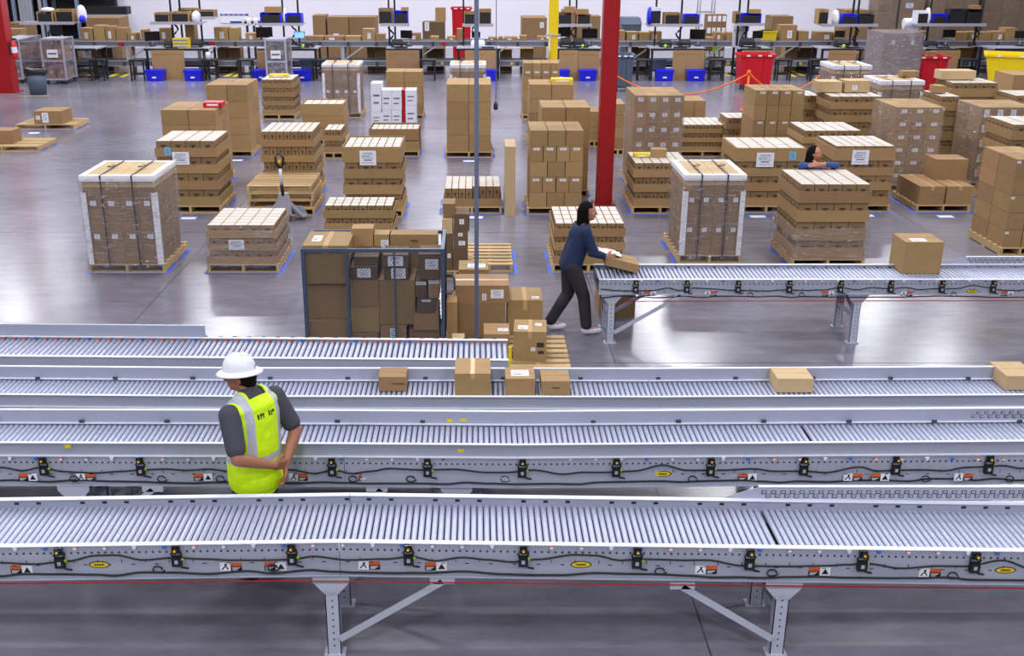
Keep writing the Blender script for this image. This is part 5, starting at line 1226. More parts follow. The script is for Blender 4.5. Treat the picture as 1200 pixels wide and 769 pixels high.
# clear-sided rolling carts
def roll_cart(xl, xr, yb_, yt, D, label, sheet=True):
    a, b = atz(xl, yb_), atz(xr, yb_); Y = a.y; W = b.x - a.x; H = aty(xl, yt, Y).z
    t = thing('rolling_cart', label, 'cart', ((a.x + b.x) / 2, Y, 0))
    for sx in (-1, 1):
        for y in (0, D): MB().box(sx * W / 2 - 0.03, sx * W / 2 + 0.03, y - 0.03, y + 0.03, 0.14, H, 'alu').build('post', t)
    for k, z in enumerate((0.18, H * 0.52, H - 0.02)):
        MB().box(-W / 2, W / 2, 0.03, D - 0.03, z - 0.015, z + 0.015, 'alu').build('shelf', t); MB().box(-W / 2, W / 2, -0.02, 0.02, z - 0.04, z + 0.02, 'alu').build('shelf_rail', t)
    for k, z in enumerate((0.2, H * 0.52 + 0.02)):
        for i in range(2): carton(-W / 4 + i * W / 2, 0.08, z, W / 2 - 0.08, D - 0.2, 0.34 + 0.1 * k, parent=t, m='cardboard', labels=((0.1, .6, .3, .3),), name='stored_carton')
    MB().box(-W / 2 + 0.03, W / 2 - 0.03, -0.004, 0.0, 0.2, H - 0.05, 'clear_panel').build('clear_panel', t)
    for sx in (-1, 1): MB().box(sx * W / 2 - 0.004, sx * W / 2 + 0.004, 0.04, D - 0.04, 0.2, H - 0.05, 'clear_panel').build('clear_panel', t)
    if sheet: MB().box(-W * .25, W * .25, -0.036, -0.03, H - 0.62, H - 0.36, 'paper').box(-W * .2, W * .2, -0.038, -0.036, H - .52, H - .46, 'ink').build('label_sheet', t)
    for sx in (-1, 1):
        for y in (0.06, D - 0.06): MB().tube([(sx * (W / 2 - .06) - .02, y, 0.06), (sx * (W / 2 - .06) + .02, y, 0.06)], 0.06, 'black', 12).build('caster', t)
roll_cart(54, 79, 99, 45, 0.95, 'clear-sided rolling cart with carton shelves, left of first bench')
roll_cart(4, 28, 98, 46, 1.9, 'clear-sided rolling cart behind the left red column')
roll_cart(314, 337, 100, 46, 1.0, 'clear-sided rolling cart before the third bench')

# big things behind the conveyor
WY = KY + 3.0
for (a, b, y1, y0, d, lab, k) in ((366, 381, 45, 18, 1.0, 'tall carton stack left of the two big gaylords at back', {}), (383, 408, 43, 20, 1.2, 'left of two big labelled cartons against the back wall', dict(labels=((-0.1, .55, .25, .22),))), (409, 440, 44, 20, 1.2, 'right of two big labelled cartons against the back wall', dict(labels=((0.1, .5, .22, .22),))), (612, 641, 48, 21, 1.6, 'big striped carton against the wall left of yellow post', dict(labels=((0.3, .85, .16, .12),))),
        (692, 704, 40, 19, 1.0, 'tall carton just left of the red column at the back', {}), (495, 521, 44, 26, 0.8, 'low crate stack against the wall above the back conveyor', dict(labels=((-.3, .9, .2, .2),))), (905, 930, 48, 19, 1.0, 'carton stack behind the tote on the back conveyor', {}), (992, 1020, 46, 12, 1.2, 'tall carton stack behind the ninth bench', {}), (660, 690, 46, 12, 1.0, 'carton heap behind the sixth overhead rack', {}), (100, 139, 40, 21, 1.2, 'long dark carton row behind the left conveyor cartons', {}), (6, 28, 40, 27, 1.2, 'dark carton behind the left red column', {})):
    A = aty(a, y0, WY); B = aty(b, y0, WY); carton((A.x + B.x) / 2, WY, 0, B.x - A.x, d, A.z, lab, m='cardboard_brown' if d > 0.9 else 'cardboard_dark', **k)
A = aty(510, 9, WY + 0.1); B = aty(522, 9, WY + 0.1); zc = aty(500, 26, WY).z + 0.002
carton((A.x + B.x) / 2, WY + 0.1, zc, B.x - A.x, 0.4, A.z - zc, 'tall upright carton on the low crate stack by the wall', m='cardboard')
A = aty(729, 24, WY); B = aty(752, 24, WY); t = thing('storage_tote', 'dark blue lidded storage bin behind the cartons right of red column', 'storage bin', ((A.x + B.x) / 2, WY, 0)); w_ = B.x - A.x
MB().hexa([(-w_ * .44, .05, 0), (w_ * .44, .05, 0), (w_ * .44, .8, 0), (-w_ * .44, .8, 0), (-w_ / 2, 0, A.z - .15), (w_ / 2, 0, A.z - .15), (w_ / 2, .9, A.z - .15), (-w_ / 2, .9, A.z - .15)], 'grey_bin').build('body', t); MB().hexa([(-w_ * .53, -.03, A.z - .15), (w_ * .53, -.03, A.z - .15), (w_ * .53, .93, A.z - .15), (-w_ * .53, .93, A.z - .15), (-w_ * .45, .1, A.z + .1), (w_ * .45, .1, A.z + .1), (w_ * .45, .85, A.z + .1), (-w_ * .45, .85, A.z + .1)], 'grey_bin').build('lid', t)
# wire shelf
A = aty(821, 0, WY); B = aty(838, 0, WY); w_ = B.x - A.x; t = thing('wire_shelf', 'tall chrome wire shelf against the back wall right of seventh rack', 'shelf', ((A.x + B.x) / 2, WY, 0))
for sx in (-1, 1):
    for y in (0, 0.5): MB().tube([(sx * w_ / 2, y, 0), (sx * w_ / 2, y, 4.2)], 0.03, 'alu', 8).build('post', t)
for z in (0.4, 1.2, 2.0, 2.7, 3.3, 3.8):
    m = MB(); m.box(-w_ / 2, w_ / 2, -.01, .01, z - .04, z, 'alu').box(-w_ / 2, w_ / 2, .49, .51, z - .04, z, 'alu')
    for i in range(6): m.box(-w_ / 2 + w_ * i / 5 - .008, -w_ / 2 + w_ * i / 5 + .008, 0, .5, z - .02, z, 'alu')
    m.build('wire_tier', t)
# labelled product rack
A = aty(829, 17, KY + 1.2); B = aty(852, 17, KY + 1.2); w_ = B.x - A.x; t = thing('product_rack', 'carton rack with rows of white labels behind the back conveyor', 'rack', ((A.x + B.x) / 2, KY + 1.2, 0)); h_ = A.z
MB().box(-w_ / 2, w_ / 2, 0, 0.5, 0, h_, 'cardboard_brown').build('body', t)
for r in range(5):
    for c in range(4): MB().box(-w_ / 2 + w_ * (c + .15) / 4, -w_ / 2 + w_ * (c + .85) / 4, -.02, 0, h_ - .25 - r * .42, h_ - .05 - r * .42, 'paper').build('shelf_label', t)
MB().box(-0.1, 0.15, -.04, -.02, h_ - 1.3, h_ - 1.15, 'lime').build('green_tag', t)
# white machines (air cushion makers) on stands
for (px, py, lab) in ((869, 38, 'white cushion-film machine behind the left red bin'), (1069, 34, 'white cushion-film machine behind the right red bin')):
    p_ = aty(px, py, NY + 1.262); t = thing('film_machine', lab, 'machine', (p_.x, NY + 1.262, 0)); z_ = p_.z
    MB().box(-0.22, 0.22, 0, 0.4, z_ - 0.55, z_ + 0.05, 'plastic_white').build('body', t); MB().tube([(-0.3, 0.1, z_ + 0.2), (0.25, 0.1, z_ + 0.2)], 0.17, 'plastic_white', 14).build('film_roll', t); MB().tube([(0.25, 0.1, z_ + 0.2), (0.27, 0.1, z_ + 0.2)], 0.09, 'black', 12).build('roll_core', t)
    MB().box(-0.05, 0.05, 0.15, 0.25, 0.05, z_ - 0.55, 'black').build('stand', t); MB().box(-0.3, 0.3, 0, 0.4, 0, 0.05, 'black').build('base', t)
# wall banner
A = aty(259, 27, BACK - 0.03); B = aty(291, 16, BACK - 0.03); bw_, bh_ = B.x - A.x, B.z - A.z
t = thing('wall_banner', 'white wall banner with two blue bands, left half of back wall', 'banner', ((A.x + B.x) / 2, BACK - 0.04, A.z)); MB().box(-bw_ / 2, bw_ / 2, 0, 0.03, 0, bh_, 'paper').build('sheet', t)
MB().box(-bw_ / 2, bw_ / 2, -.006, 0, bh_ * .78, bh_, 'banner_blue').build('blue_band', t); MB().box(-bw_ / 2 + bw_ * .33, bw_ / 2 * .5, -.006, 0, 0, bh_ * .2, 'banner_blue').build('blue_band', t)
m = MB()
for i in range(5): m.box(-bw_ * .45 + i * bw_ * .18, -bw_ * .32 + i * bw_ * .18, -.008, -.006, bh_ * .86, bh_ * .93, 'paper')
m.build('banner_print', t)
for px in (289, 297, 305):                                     # white rolls of film on end
    A = aty(px, 45, KY + 1.4); t = thing('film_roll', f"white film roll behind the back conveyor, {('left', 'middle', 'right')[(px - 289) // 8]} of three", 'roll', (A.x, KY + 1.4, 0)); zt_ = aty(px, 22, KY + 1.4).z
    MB().tube([(0, 0, zt_ - .13), (0, 0.7, zt_ - .13)], 0.13, 'plastic_white', 14).build('roll', t); MB().tube([(0, -.01, zt_ - .13), (0, 0, zt_ - .13)], 0.05, 'black', 10).build('core', t); MB().box(-.04, .04, 0.2, .3, 0, zt_ - .2, 'steel_dark').build('stand', t)
# dark storage racking at the upper left
RY = BACK - 1.6
XL = aty(126, 10, RY).x
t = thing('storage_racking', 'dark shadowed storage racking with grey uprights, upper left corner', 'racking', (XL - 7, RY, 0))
MB().box(-9, 7, 1.0, 1.4, 0, 7, 'dark_void').build('shade_sheet', t)  # near-black sheet paints in the shade of the opening behind the shelves
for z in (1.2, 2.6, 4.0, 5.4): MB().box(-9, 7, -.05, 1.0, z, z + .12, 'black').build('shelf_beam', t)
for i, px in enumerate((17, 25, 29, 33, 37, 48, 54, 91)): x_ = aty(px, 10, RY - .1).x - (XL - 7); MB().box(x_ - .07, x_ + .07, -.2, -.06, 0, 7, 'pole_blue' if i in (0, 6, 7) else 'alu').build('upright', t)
A = aty(99, 17, RY - 1.0); B = aty(148, 8, RY - 1.0)
t = thing('wire_basket', 'black wire basket of dark rolls on a stand near the wall corner', 'basket', ((A.x + B.x) / 2, RY - 1.0, 0)); w_ = B.x - A.x
MB().box(-w_ / 2, w_ / 2, 0, .6, A.z, B.z, 'black').build('basket', t); MB().box(-w_ / 2, w_ / 2, -.03, 0, A.z - .1, A.z, 'alu').build('front_rail', t)
for sx in (-1, 1): MB().box(sx * w_ * .45 - .04, sx * w_ * .45 + .04, .2, .3, 0, A.z, 'alu').build('stand_leg', t)
# giant wrapped towers at the upper right
for i, (a, b, y1, rows, cols, lab) in enumerate(((1028, 1051, 30, 4, 1, 'pale film-wrapped tower against the wall, left of the giant three'), (1053, 1082, 30, 4, 1, 'labelled film-wrapped tower against the wall, middle of giant three'), (1088, 1148, 28, 4, 3, 'wide film-wrapped tower behind the tenth rack'), (1152, 1215, 26, 4, 3, 'film-wrapped tower in the upper right corner'))):
    Y = KY + 2.6 + (i % 2) * .1; A = aty(a, 20, Y); B = aty(b, 20, Y)
    t = thing('wrapped_pallet_load', lab, 'pallet load', ((A.x + B.x) / 2, Y, 0)); W_ = B.x - A.x; pallet_parts(t, W_, 1.1)
    for r in range(rows):
        for c in range(cols): carton(-W_ / 2 + W_ * (c + .5) / cols, .02, PH + r * .92, W_ / cols - .02, 1.04, .915, parent=t, m='cardboard_brown', labels=((-.1, .3, .3, .2),) if (i == 1 and r == 2) else ())
    film_shell(t, W_ + .03, 1.1, .1, PH + rows * .92 + .01)

# ------------------------------------------------------------------ people
def blob(name, shapes, m, voxel=0.012, smooth=4, cut=None):
    """one continuous skin grown over tapered capsules and ellipsoids"""
    bm = bmesh.new()
    def ell(c, r, rot=None, seg=16):
        M_ = Matrix.Translation(Vector(c)) @ (rot.to_4x4() if rot else Matrix.Identity(4)) @ Matrix.Diagonal((*r, 1))
        bmesh.ops.create_uvsphere(bm, u_segments=seg, v_segments=10, radius=1.0, matrix=M_)
    for s_ in shapes:
        if s_[0] == 'e': ell(s_[1], s_[2], s_[3] if len(s_) > 3 else None)
        else:
            _, p0, p1, r0, r1 = s_[:5]; p0, p1 = Vector(p0), Vector(p1); d = p1 - p0; L = d.length
            ell(p0, (r0,) * 3, None, 12); ell(p1, (r1,) * 3, None, 12)
            q = d.to_track_quat('Z', 'Y').to_matrix()
            M_ = Matrix.Translation((p0 + p1) / 2) @ q.to_4x4()
            bmesh.ops.create_cone(bm, cap_ends=True, segments=14, radius1=r0, radius2=r1, depth=L, matrix=M_)
    if cut: pass
    me = bpy.data.meshes.new(name); bm.to_mesh(me); bm.free()
    ts = bpy.data.scenes.new('blob_scratch'); o = bpy.data.objects.new('tmp', me); ts.collection.objects.link(o)
    rm = o.modifiers.new('r', 'REMESH'); rm.mode = 'VOXEL'; rm.voxel_size = voxel
    if smooth: sm_ = o.modifiers.new('s', 'SMOOTH'); sm_.factor = 0.5; sm_.iterations = smooth
    vl = ts.view_layers[0]; vl.update(); dg = vl.depsgraph
    me2 = bpy.data.meshes.new_from_object(o.evaluated_get(dg)); me2.name = name
    bpy.data.objects.remove(o); bpy.data.meshes.remove(me); bpy.data.scenes.remove(ts)
    me2.materials.clear()
    ms = m if isinstance(m, (list, tuple)) else [m]
    for k in ms: me2.materials.append(MATS[k])
    me2.polygons.foreach_set('use_smooth', [True] * len(me2.polygons))
    return me2
def trim(me, keep):
    bm = bmesh.new(); bm.from_mesh(me)
    bmesh.ops.delete(bm, geom=[v for v in bm.verts if not keep(v.co)], context='VERTS'); bm.to_mesh(me); bm.free(); me.update(); return me
def paint(me, fn):
    idx = [fn(p.center) for p in me.polygons]; me.polygons.foreach_set('material_index', idx); me.update()

def hand_shapes(w, fdir, side, palm_n, k=1.0, curl=0.5):
    """palm, four unequal bent fingers and a thumb; w wrist, fdir finger direction, side towards the thumb, palm_n palm normal"""
    w, f, s_, n = Vector(w), Vector(fdir).normalized(), Vector(side).normalized(), Vector(palm_n).normalized()
    S = []
    for i in range(4):
        o_ = s_ * (0.030 - 0.020 * i) * k; base = w + f * 0.085 * k + o_
        S.append(('c', w + f * 0.01 * k + o_ * 0.6, base, 0.017 * k, 0.012 * k))
        L = (0.070, 0.080, 0.074, 0.058)[i] * k
        m1 = base + (f * (1 - curl * .4) + n * curl * .6).normalized() * L * .5; m2 = m1 + (f * (1 - curl) + n * curl * 1.2).normalized() * L * .5
        S += [('c', base, m1, 0.0100 * k, 0.0092 * k), ('c', m1, m2, 0.0092 * k, 0.0075 * k)]
    t0 = w + f * 0.03 * k + s_ * 0.030 * k; t1 = t0 + (f * .6 + s_ * .8 + n * .2).normalized() * 0.042 * k; t2 = t1 + (f * .9 + s_ * .3 + n * .3).normalized() * 0.034 * k
    S += [('c', t0, t1, 0.014 * k, 0.0115 * k), ('c', t1, t2, 0.0115 * k, 0.0085 * k)]
    return S
def head_shapes(c, fwd, k=1.0):
    """skull, jaw, nose, ears, lips; c head centre, fwd facing direction (horizontal)"""
    c = Vector(c); f = Vector(fwd).normalized(); u = Vector((0, 0, 1)); r = f.cross(u).normalized()
    rot = Matrix((r, f, u)).transposed()
    S = [('e', c + u * .015 * k - f * .01 * k, (.076 * k, .098 * k, .10 * k), rot), ('e', c + f * .028 * k - u * .055 * k, (.056 * k, .062 * k, .062 * k), rot), ('e', c + f * .052 * k - u * .098 * k, (.026 * k, .022 * k, .018 * k), rot)]
    S += [('c', c + f * .088 * k + u * .005 * k, c + f * .106 * k - u * .032 * k, .010 * k, .015 * k), ('e', c + f * .083 * k - u * .062 * k, (.024 * k, .012 * k, .010 * k), rot), ('e', c + f * .078 * k + u * .03 * k, (.055 * k, .012 * k, .010 * k), rot)]
    for s_ in (-1, 1): S += [('e', c + r * s_ * .077 * k - u * .012 * k - f * .008 * k, (.010 * k, .022 * k, .032 * k), rot), ('e', c + f * .062 * k + r * s_ * .04 * k - u * .03 * k, (.022 * k, .02 * k, .022 * k), rot)]
    return S
def eyes(t, c, fwd, k=1.0):
    c = Vector(c); f = Vector(fwd).normalized(); u = Vector((0, 0, 1)); r = f.cross(u).normalized()
    for s_ in (-1, 1):
        p = c + f * .082 * k + r * s_ * .032 * k + u * .006 * k
        e = MB(); e.lathe([(0.0, -.006), (.007, -.004), (.010, 0), (.007, .004), (0.0, .006)], 'eye_white', 10); ob = e.build('eye', t, loc=p)
        q = MB(); q.lathe([(0, -.006), (.0062, 0), (0, .006)], 'black', 8); q.build('pupil', ob, loc=f * .0075)

# --- worker in the yellow vest
WYD = 6.86
wp = aty(293, 500, WYD)
wk = thing('person', 'person in white hard hat and yellow vest, hands clasped behind back', 'person', (wp.x, WYD + 0.06, 0), R(54))
wk.scale = (1.03, 1.03, 0.985)
HC = (-0.02, 0.06, 1.625); HF = (-0.55, 0.83, 0)
body = [('e', (0, 0, .95), (.165, .125, .14)), ('e', (0, .0, 1.12), (.155, .115, .18)), ('e', (0, -.005, 1.30), (.175, .125, .17)), ('e', (0, -.01, 1.40), (.19, .10, .08)), ('c', (-.06, -.01, 1.46), (.06, -.01, 1.46), .06, .06), ('c', (0, 0, 1.44), (-.01, .035, 1.56), .062, .056)]
sh = {-1: (-.205, -.02, 1.405), 1: (.205, -.02, 1.405)}
el = {-1: (-.285, -.16, 1.135), 1: (.265, -.15, 1.14)}
wr = {-1: (-.035, -.235, 1.005), 1: (.085, -.215, .955)}
for s_ in (-1, 1):
    body += [('c', sh[s_], el[s_], .058, .046), ('c', el[s_], Vector(el[s_]).lerp(Vector(wr[s_]), .35), .047, .045), ('c', Vector(el[s_]).lerp(Vector(wr[s_]), .35), wr[s_], .044, .029)]
    body += [('c', (s_ * .09, 0, .92), (s_ * .10, .02, .50), .092, .06), ('c', (s_ * .10, .02, .50), (s_ * .10, -.01, .09), .058, .042), ('e', (s_ * .10, .06, .045), (.048, .13, .045))]
body += hand_shapes(wr[-1], (.95, -.05, -.30), (0, -.25, .97), (0, .9, .2), 1.0, .55) + hand_shapes(wr[1], (-.15, -.10, -.98), (-.6, -.8, 0), (-.75, .5, 0), 1.0, .5)
body += head_shapes(HC, HF)
me = blob('person', body, ['skin_tan', 'tshirt', 'trousers'], 0.0075, 3)
paint(me, lambda c: 2 if c.z < .97 and not (c.y < -.15 or c.z > .97) else 0)
O('body', me, wk); eyes(wk, HC, HF)
tsh = blob('tshirt', [('c', Vector(sh[s_]), Vector(sh[s_]).lerp(Vector(el[s_]), .78), .076, .068) for s_ in (-1, 1)] + [('e', (0, -.005, 1.36), (.195, .125, .14)), ('c', (0, 0, 1.44), (-.004, .012, 1.500), .078, .070), ('c', (-.07, -.012, 1.458), (.07, -.012, 1.458), .068, .068)], 'tshirt', .010, 3)
O('t_shirt', tsh, wk)
tr = blob('trousers', [('e', (0, 0, .93), (.178, .14, .13))] + [('c', (s_ * .092, 0, .90), (s_ * .10, .02, .50), .105, .075) for s_ in (-1, 1)] + [('c', (s_ * .10, .02, .50), (s_ * .10, -.01, .10), .075, .062) for s_ in (-1, 1)], 'trousers', .012, 3)
O('trousers', tr, wk)
vs = [('e', (0, -.005, 1.31), (.205, .155, .20)), ('e', (0, -.02, 1.41), (.20, .13, .085)), ('c', (-.08, -.015, 1.455), (.08, -.015, 1.455), .072, .072), ('e', (0, 0, 1.10), (.196, .160, .22)), ('e', (0, 0, .92), (.200, .168, .20)), ('e', (0, -.03, .84), (.195, .150, .14)), ('c', (0, 0, .76), (0, 0, 1.2), .16, .16)]
vm = blob('vest', vs + [('c', (-.05, 0, .84), (-.05, -.005, 1.34), .150, .150), ('c', (.05, 0, .84), (.05, -.005, 1.34), .150, .150)], ['vest', 'reflective'], .009, 6)
def vkeep(c):
    if c.z < .735 + .02 * math.sin(c.x * 14): return False
    if c.z > 1.495 and abs(c.x) < .075: return False
    if abs(c.x) > .178 and c.z > 1.16 and abs(c.y + .01) < .085 + (abs(c.x) - .178): return False
    if c.y > .06 and abs(c.x) < .016 and c.z > 1.0: return False
    if c.y > .05 and c.z > 1.34 and abs(c.x) < (c.z - 1.34) * .8: return False
    return True
trim(vm, vkeep)
def vpaint(c):
    if 1.0 < c.z < 1.055: return 1
    if c.z >= 1.04 and .098 < abs(c.x) < .148: return 1
    return 0
paint(vm, vpaint)
vo = O('safety_vest', vm, wk)
sd = vo.modifiers.new('thickness', 'SOLIDIFY'); sd.thickness = .006; sd.offset = 1
pr = MB()                                                  # dark print across the upper back
for i, (dx, w_, z0, z1) in enumerate(((-.075, .012, 1.355, 1.39), (-.055, .02, 1.375, 1.39), (-.052, .008, 1.35, 1.385), (-.03, .014, 1.352, 1.388), (-.008, .02, 1.35, 1.36), (-.008, .008, 1.35, 1.386), (.02, .014, 1.354, 1.388), (.042, .01, 1.35, 1.387), (.056, .016, 1.37, 1.388))):
    yb_ = -.158; pr.hexa([(dx, yb_, z0), (dx + w_, yb_, z0), (dx + w_, yb_ + .02, z0), (dx, yb_ + .02, z0), (dx, yb_ + .006, z1), (dx + w_, yb_ + .006, z1), (dx + w_, yb_ + .026, z1), (dx, yb_ + .026, z1)], 'black')
pr.build('vest_print', vo)
hr = blob('hair', [('e', Vector(HC) + Vector((.018, -.03, .012)), (.084, .09, .098)), ('e', Vector(HC) + Vector((.03, -.05, -.055)), (.062, .05, .05))], 'hair', .009, 2)
trim(hr, lambda c: (c - Vector(HC)).dot(Vector(HF).normalized()) < .03); O('hair', hr, wk)
ht = thing('hard_hat', 'white full-brim hard hat worn by the worker', 'hat'); ht.parent = wk
del ht['category'], ht['label']
hx = Vector(HC) + Vector((0, 0, .035)); ht.location = hx; ht.scale = (.80, .80, .88); ht.rotation_euler = (R(-4), R(5), math.atan2(HF[1], HF[0]) - PI / 2)
MB().lathe([(.128, .0), (.127, .03), (.118, .075), (.095, .115), (.06, .138), (.02, .146), (0.0, .147)], 'hat', 32, sx=.95, sy=1.12, close=False).build('shell', ht)
bm_ = MB(); bm_.lathe([(.10, .008), (.128, .012), (.168, -.004), (.178, -.016), (.176, -.020), (.165, -.010), (.128, .004), (.10, .0)], 'hat', 36, sx=.95, sy=1.14, close=False); bm_.build('brim', ht)
rg = MB(); rg.poly([(-.012, -.135, .05), (.012, -.135, .05), (.010, -.08, .142), (-.010, -.08, .142)], (0, -.006, .006), 'hat')
for dx in (-.04, 0, .04): rg.tube([(dx, -.125 + abs(dx) * .3, .06), (dx, -.06, .136), (dx, .05, .138), (dx, .125, .062)], .007, 'hat', 6)
rg.build('ridge', ht); MB().box(-.03, .03, -.148, -.140, .030, .036, 'ink').build('hat_print', ht)

# --- woman loading the rear conveyor
fy = 12.22
fp = atz(676, 388)
wm = thing('person', 'person in navy top and dark trousers setting a carton on the conveyor', 'person', (aty(666, 388, fy).x, fy, 0), R(-80))
K = 1.0
HC2 = (0, .20, 1.50); HF2 = (.42, .9, 0)
b2 = [('e', (0, 0, .90), (.14, .095, .12)), ('e', (0, .06, 1.06), (.115, .08, .16)), ('e', (0, .12, 1.20), (.13, .085, .13)), ('c', (-.1, .14, 1.31), (.1, .14, 1.31), .06, .06), ('c', (0, .15, 1.32), (0, .185, 1.42), .05, .046)]
b2 += head_shapes(HC2, HF2, .95)
lf = {1: ((.085, .0, .87), (.10, .15, .48), (.11, .20, .09)), -1: ((-.085, 0, .87), (-.10, .01, .47), (-.10, -.19, .10))}
for s_ in (-1, 1):
    h_, k_, a_ = lf[s_]; b2 += [('c', h_, k_, .088, .058), ('c', k_, a_, .056, .038), ('e', Vector(a_) + Vector((0, .06, -.045)), (.043, .12, .04))]
    b2 += [('c', (s_ * .165, .13, 1.29), (s_ * .20, .22, 1.05), .05, .042), ('c', (s_ * .20, .20, 1.05), (s_ * .15, .38, .98), .040, .028)]
    b2 += hand_shapes((s_ * .15, .38, .98), (-s_ * .1, .95, -.1), (0, .2, 1), (-s_ * 1, .1, 0), .95, .35)
me = blob('person', b2, ['skin'], .0085, 3); O('body', me, wm); eyes(wm, HC2, HF2, .95)
tp_ = blob('top', [('c', (-.05, 0, .86), (-.055, .12, 1.24), .128, .118), ('c', (.05, 0, .86), (.055, .12, 1.24), .128, .118), ('e', (0, .10, 1.20), (.172, .13, .15)), ('c', (-.12, .135, 1.30), (.12, .135, 1.30), .073, .073)] + sum([[('c', (s_ * .165, .13, 1.29), (s_ * .20, .22, 1.05), .068, .058), ('c', (s_ * .20, .20, 1.05), (s_ * .158, .35, .99), .056, .044)] for s_ in (-1, 1)], []), 'navy', .010, 8)
trim(tp_, lambda c: c.z > .80 and not (c.z > 1.345 and abs(c.x) < .075)); O('sweater', tp_, wm)
pt_ = blob('trousers', [('e', (0, 0, .87), (.172, .128, .12))] + sum([[('c', lf[s_][0], lf[s_][1], .102, .078), ('c', lf[s_][1], Vector(lf[s_][2]) + Vector((0, -.01, .03)), .078, .068)] for s_ in (-1, 1)], []), 'trousers', .011, 3); O('trousers', pt_, wm)
for s_ in (-1, 1):
    a_ = Vector(lf[s_][2])
    so = blob('sneaker', [('e', a_ + Vector((0, .06, -.05)), (.05, .135, .042)), ('e', a_ + Vector((0, -.01, -.025)), (.046, .06, .05))], 'plastic_white', .009, 2)
    zmin = min(v.co.z for v in so.vertices)
    O('sneaker', so, wm)
hr = blob('hair', [('e', Vector(HC2) + Vector((.005, -.03, .02)), (.088, .098, .105)), ('c', Vector(HC2) + Vector((0, -.06, 0)), Vector(HC2) + Vector((0, -.085, -.20)), .078, .055), ('c', Vector(HC2) + Vector((.06, -.02, 0)), Vector(HC2) + Vector((.07, -.03, -.17)), .035, .025), ('c', Vector(HC2) + Vector((-.06, -.02, 0)), Vector(HC2) + Vector((-.07, -.03, -.17)), .035, .025)], 'hair', .009, 2)
F2 = Vector(HF2).normalized(); trim(hr, lambda c: not ((c - Vector(HC2)).dot(F2) > .022 and c.z < HC2[2] + .05)); O('hair', hr, wm)
# the flat carton she pushes and the poly bag on it
mw = wm.matrix_basis
hw = Matrix.Translation(wm.location) @ Matrix.Rotation(R(-80), 4, 'Z') @ Vector((0, .44, .98))
cc = carton(hw.x + 0.16, hw.y - 0.16, zR + 0.035, 0.40, 0.34, 0.10, 'flat carton held in the hands of the navy-clad person', ry=R(14), m='cardboard')
bg = MB(); rnd = random.Random(4)
for k in range(9):
    for i in range(7): bg.v.append((-.14 + .28 * k / 8 + rnd.uniform(-.01, .01), .02 + .2 * i / 6, .03 * math.sin(PI * k / 8) * math.sin(PI * i / 6) + rnd.uniform(0, .012)))
for k in range(8):
    for i in range(6): a = k * 7 + i; bg.face([a, a + 7, a + 8, a + 1], 'plastic_white', True)
tag(bg.build('poly_bag', None, loc=(hw.x + 0.04, hw.y - 0.10, zR + 0.19), rot=(0, R(14), 0)), 'white poly bag on the carton held by the navy-clad person', 'bag')

# --- woman leaning on the tray stack
ly = y37 + 1.12 + 0.20
lx = aty(955, 190, ly).x
HZ = aty(952, 181, ly).z + .02
ln = thing('person', 'person in blue denim leaning folded arms on the tray stack', 'person', (lx, ly, 0), 0)
HC3 = (-0.02, -.02, HZ); HF3 = (.78, -.62, 0); tz = H37
b3 = [('e', (0, .02, .92), (.165, .12, .13)), ('e', (0, .06, 1.05), (.145, .11, .16)), ('e', (0, .06, HZ - .34), (.165, .115, .13)), ('c', (-.12, .04, HZ - .25), (.12, .04, HZ - .25), .06, .06), ('c', (0, .03, HZ - .24), (-.01, .0, HZ - .10), .05, .046)] + head_shapes(HC3, HF3, .97)
ar = {}
for s_ in (-1, 1):
    S_, E_ = Vector((s_ * .17, .03, HZ - .26)), Vector((s_ * .27, -.21, tz + .055)); Wp = Vector((-s_ * .03, -.25 - .02 * s_, tz + .05 + (.03 if s_ > 0 else 0)))
    ar[s_] = (S_, E_, Wp); b3 += [('c', S_, E_, .05, .044), ('c', E_, Wp, .042, .028)] + hand_shapes(Wp, (-s_, -.05, -.05), (0, .3, 1), (0, .2, -1), .95, .3)
    b3 += [('c', (s_ * .09, .02, .88), (s_ * .09, .05, .48), .09, .06), ('c', (s_ * .09, .05, .48), (s_ * .09, .06, .09), .056, .04), ('e', (s_ * .09, .02, .045), (.045, .12, .045))]
me = blob('person', b3, ['skin', 'trousers'], .0085, 3); paint(me, lambda c: 1 if c.z < .95 else 0); O('body', me, ln); eyes(ln, HC3, HF3, .97)
jk_ = blob('jacket', [('e', (0, .02, .95), (.185, .14, .14)), ('e', (0, .06, 1.06), (.165, .13, .16)), ('e', (0, .06, HZ - .34), (.188, .138, .14)), ('c', (-.13, .04, HZ - .25), (.13, .04, HZ - .25), .073, .073)] + sum([[('c', ar[s_][0], ar[s_][1], .062, .050), ('c', ar[s_][1], ar[s_][1].lerp(ar[s_][2], .82), .048, .038)] for s_ in (-1, 1)], []), 'denim', .010, 3)
trim(jk_, lambda c: not (c.z > HZ - .205 and abs(c.x) < .075)); O('denim_shirt', jk_, ln)
hr = blob('hair', [('e', Vector(HC3) + Vector((-.02, .02, .02)), (.09, .09, .105)), ('c', Vector(HC3) + Vector((-.05, .04, .0)), Vector(HC3) + Vector((-.09, .07, -.25)), .07, .045), ('c', Vector(HC3) + Vector((-.055, -.03, 0)), Vector(HC3) + Vector((-.09, -.04, -.20)), .035, .025)], 'hair', .009, 2)
F3 = Vector(HF3).normalized(); trim(hr, lambda c: not ((c - Vector(HC3)).dot(F3) > .03 and c.z < HC3[2] + .06)); O('hair', hr, ln)
pants = blob('trousers', [('e', (0, .02, .88), (.172, .13, .12))] + sum([[('c', (s_ * .09, .02, .88), (s_ * .09, .05, .48), .1, .075), ('c', (s_ * .09, .05, .48), (s_ * .09, .06, .10), .074, .06)] for s_ in (-1, 1)], []), 'trousers', .012, 2); O('trousers', pants, ln)

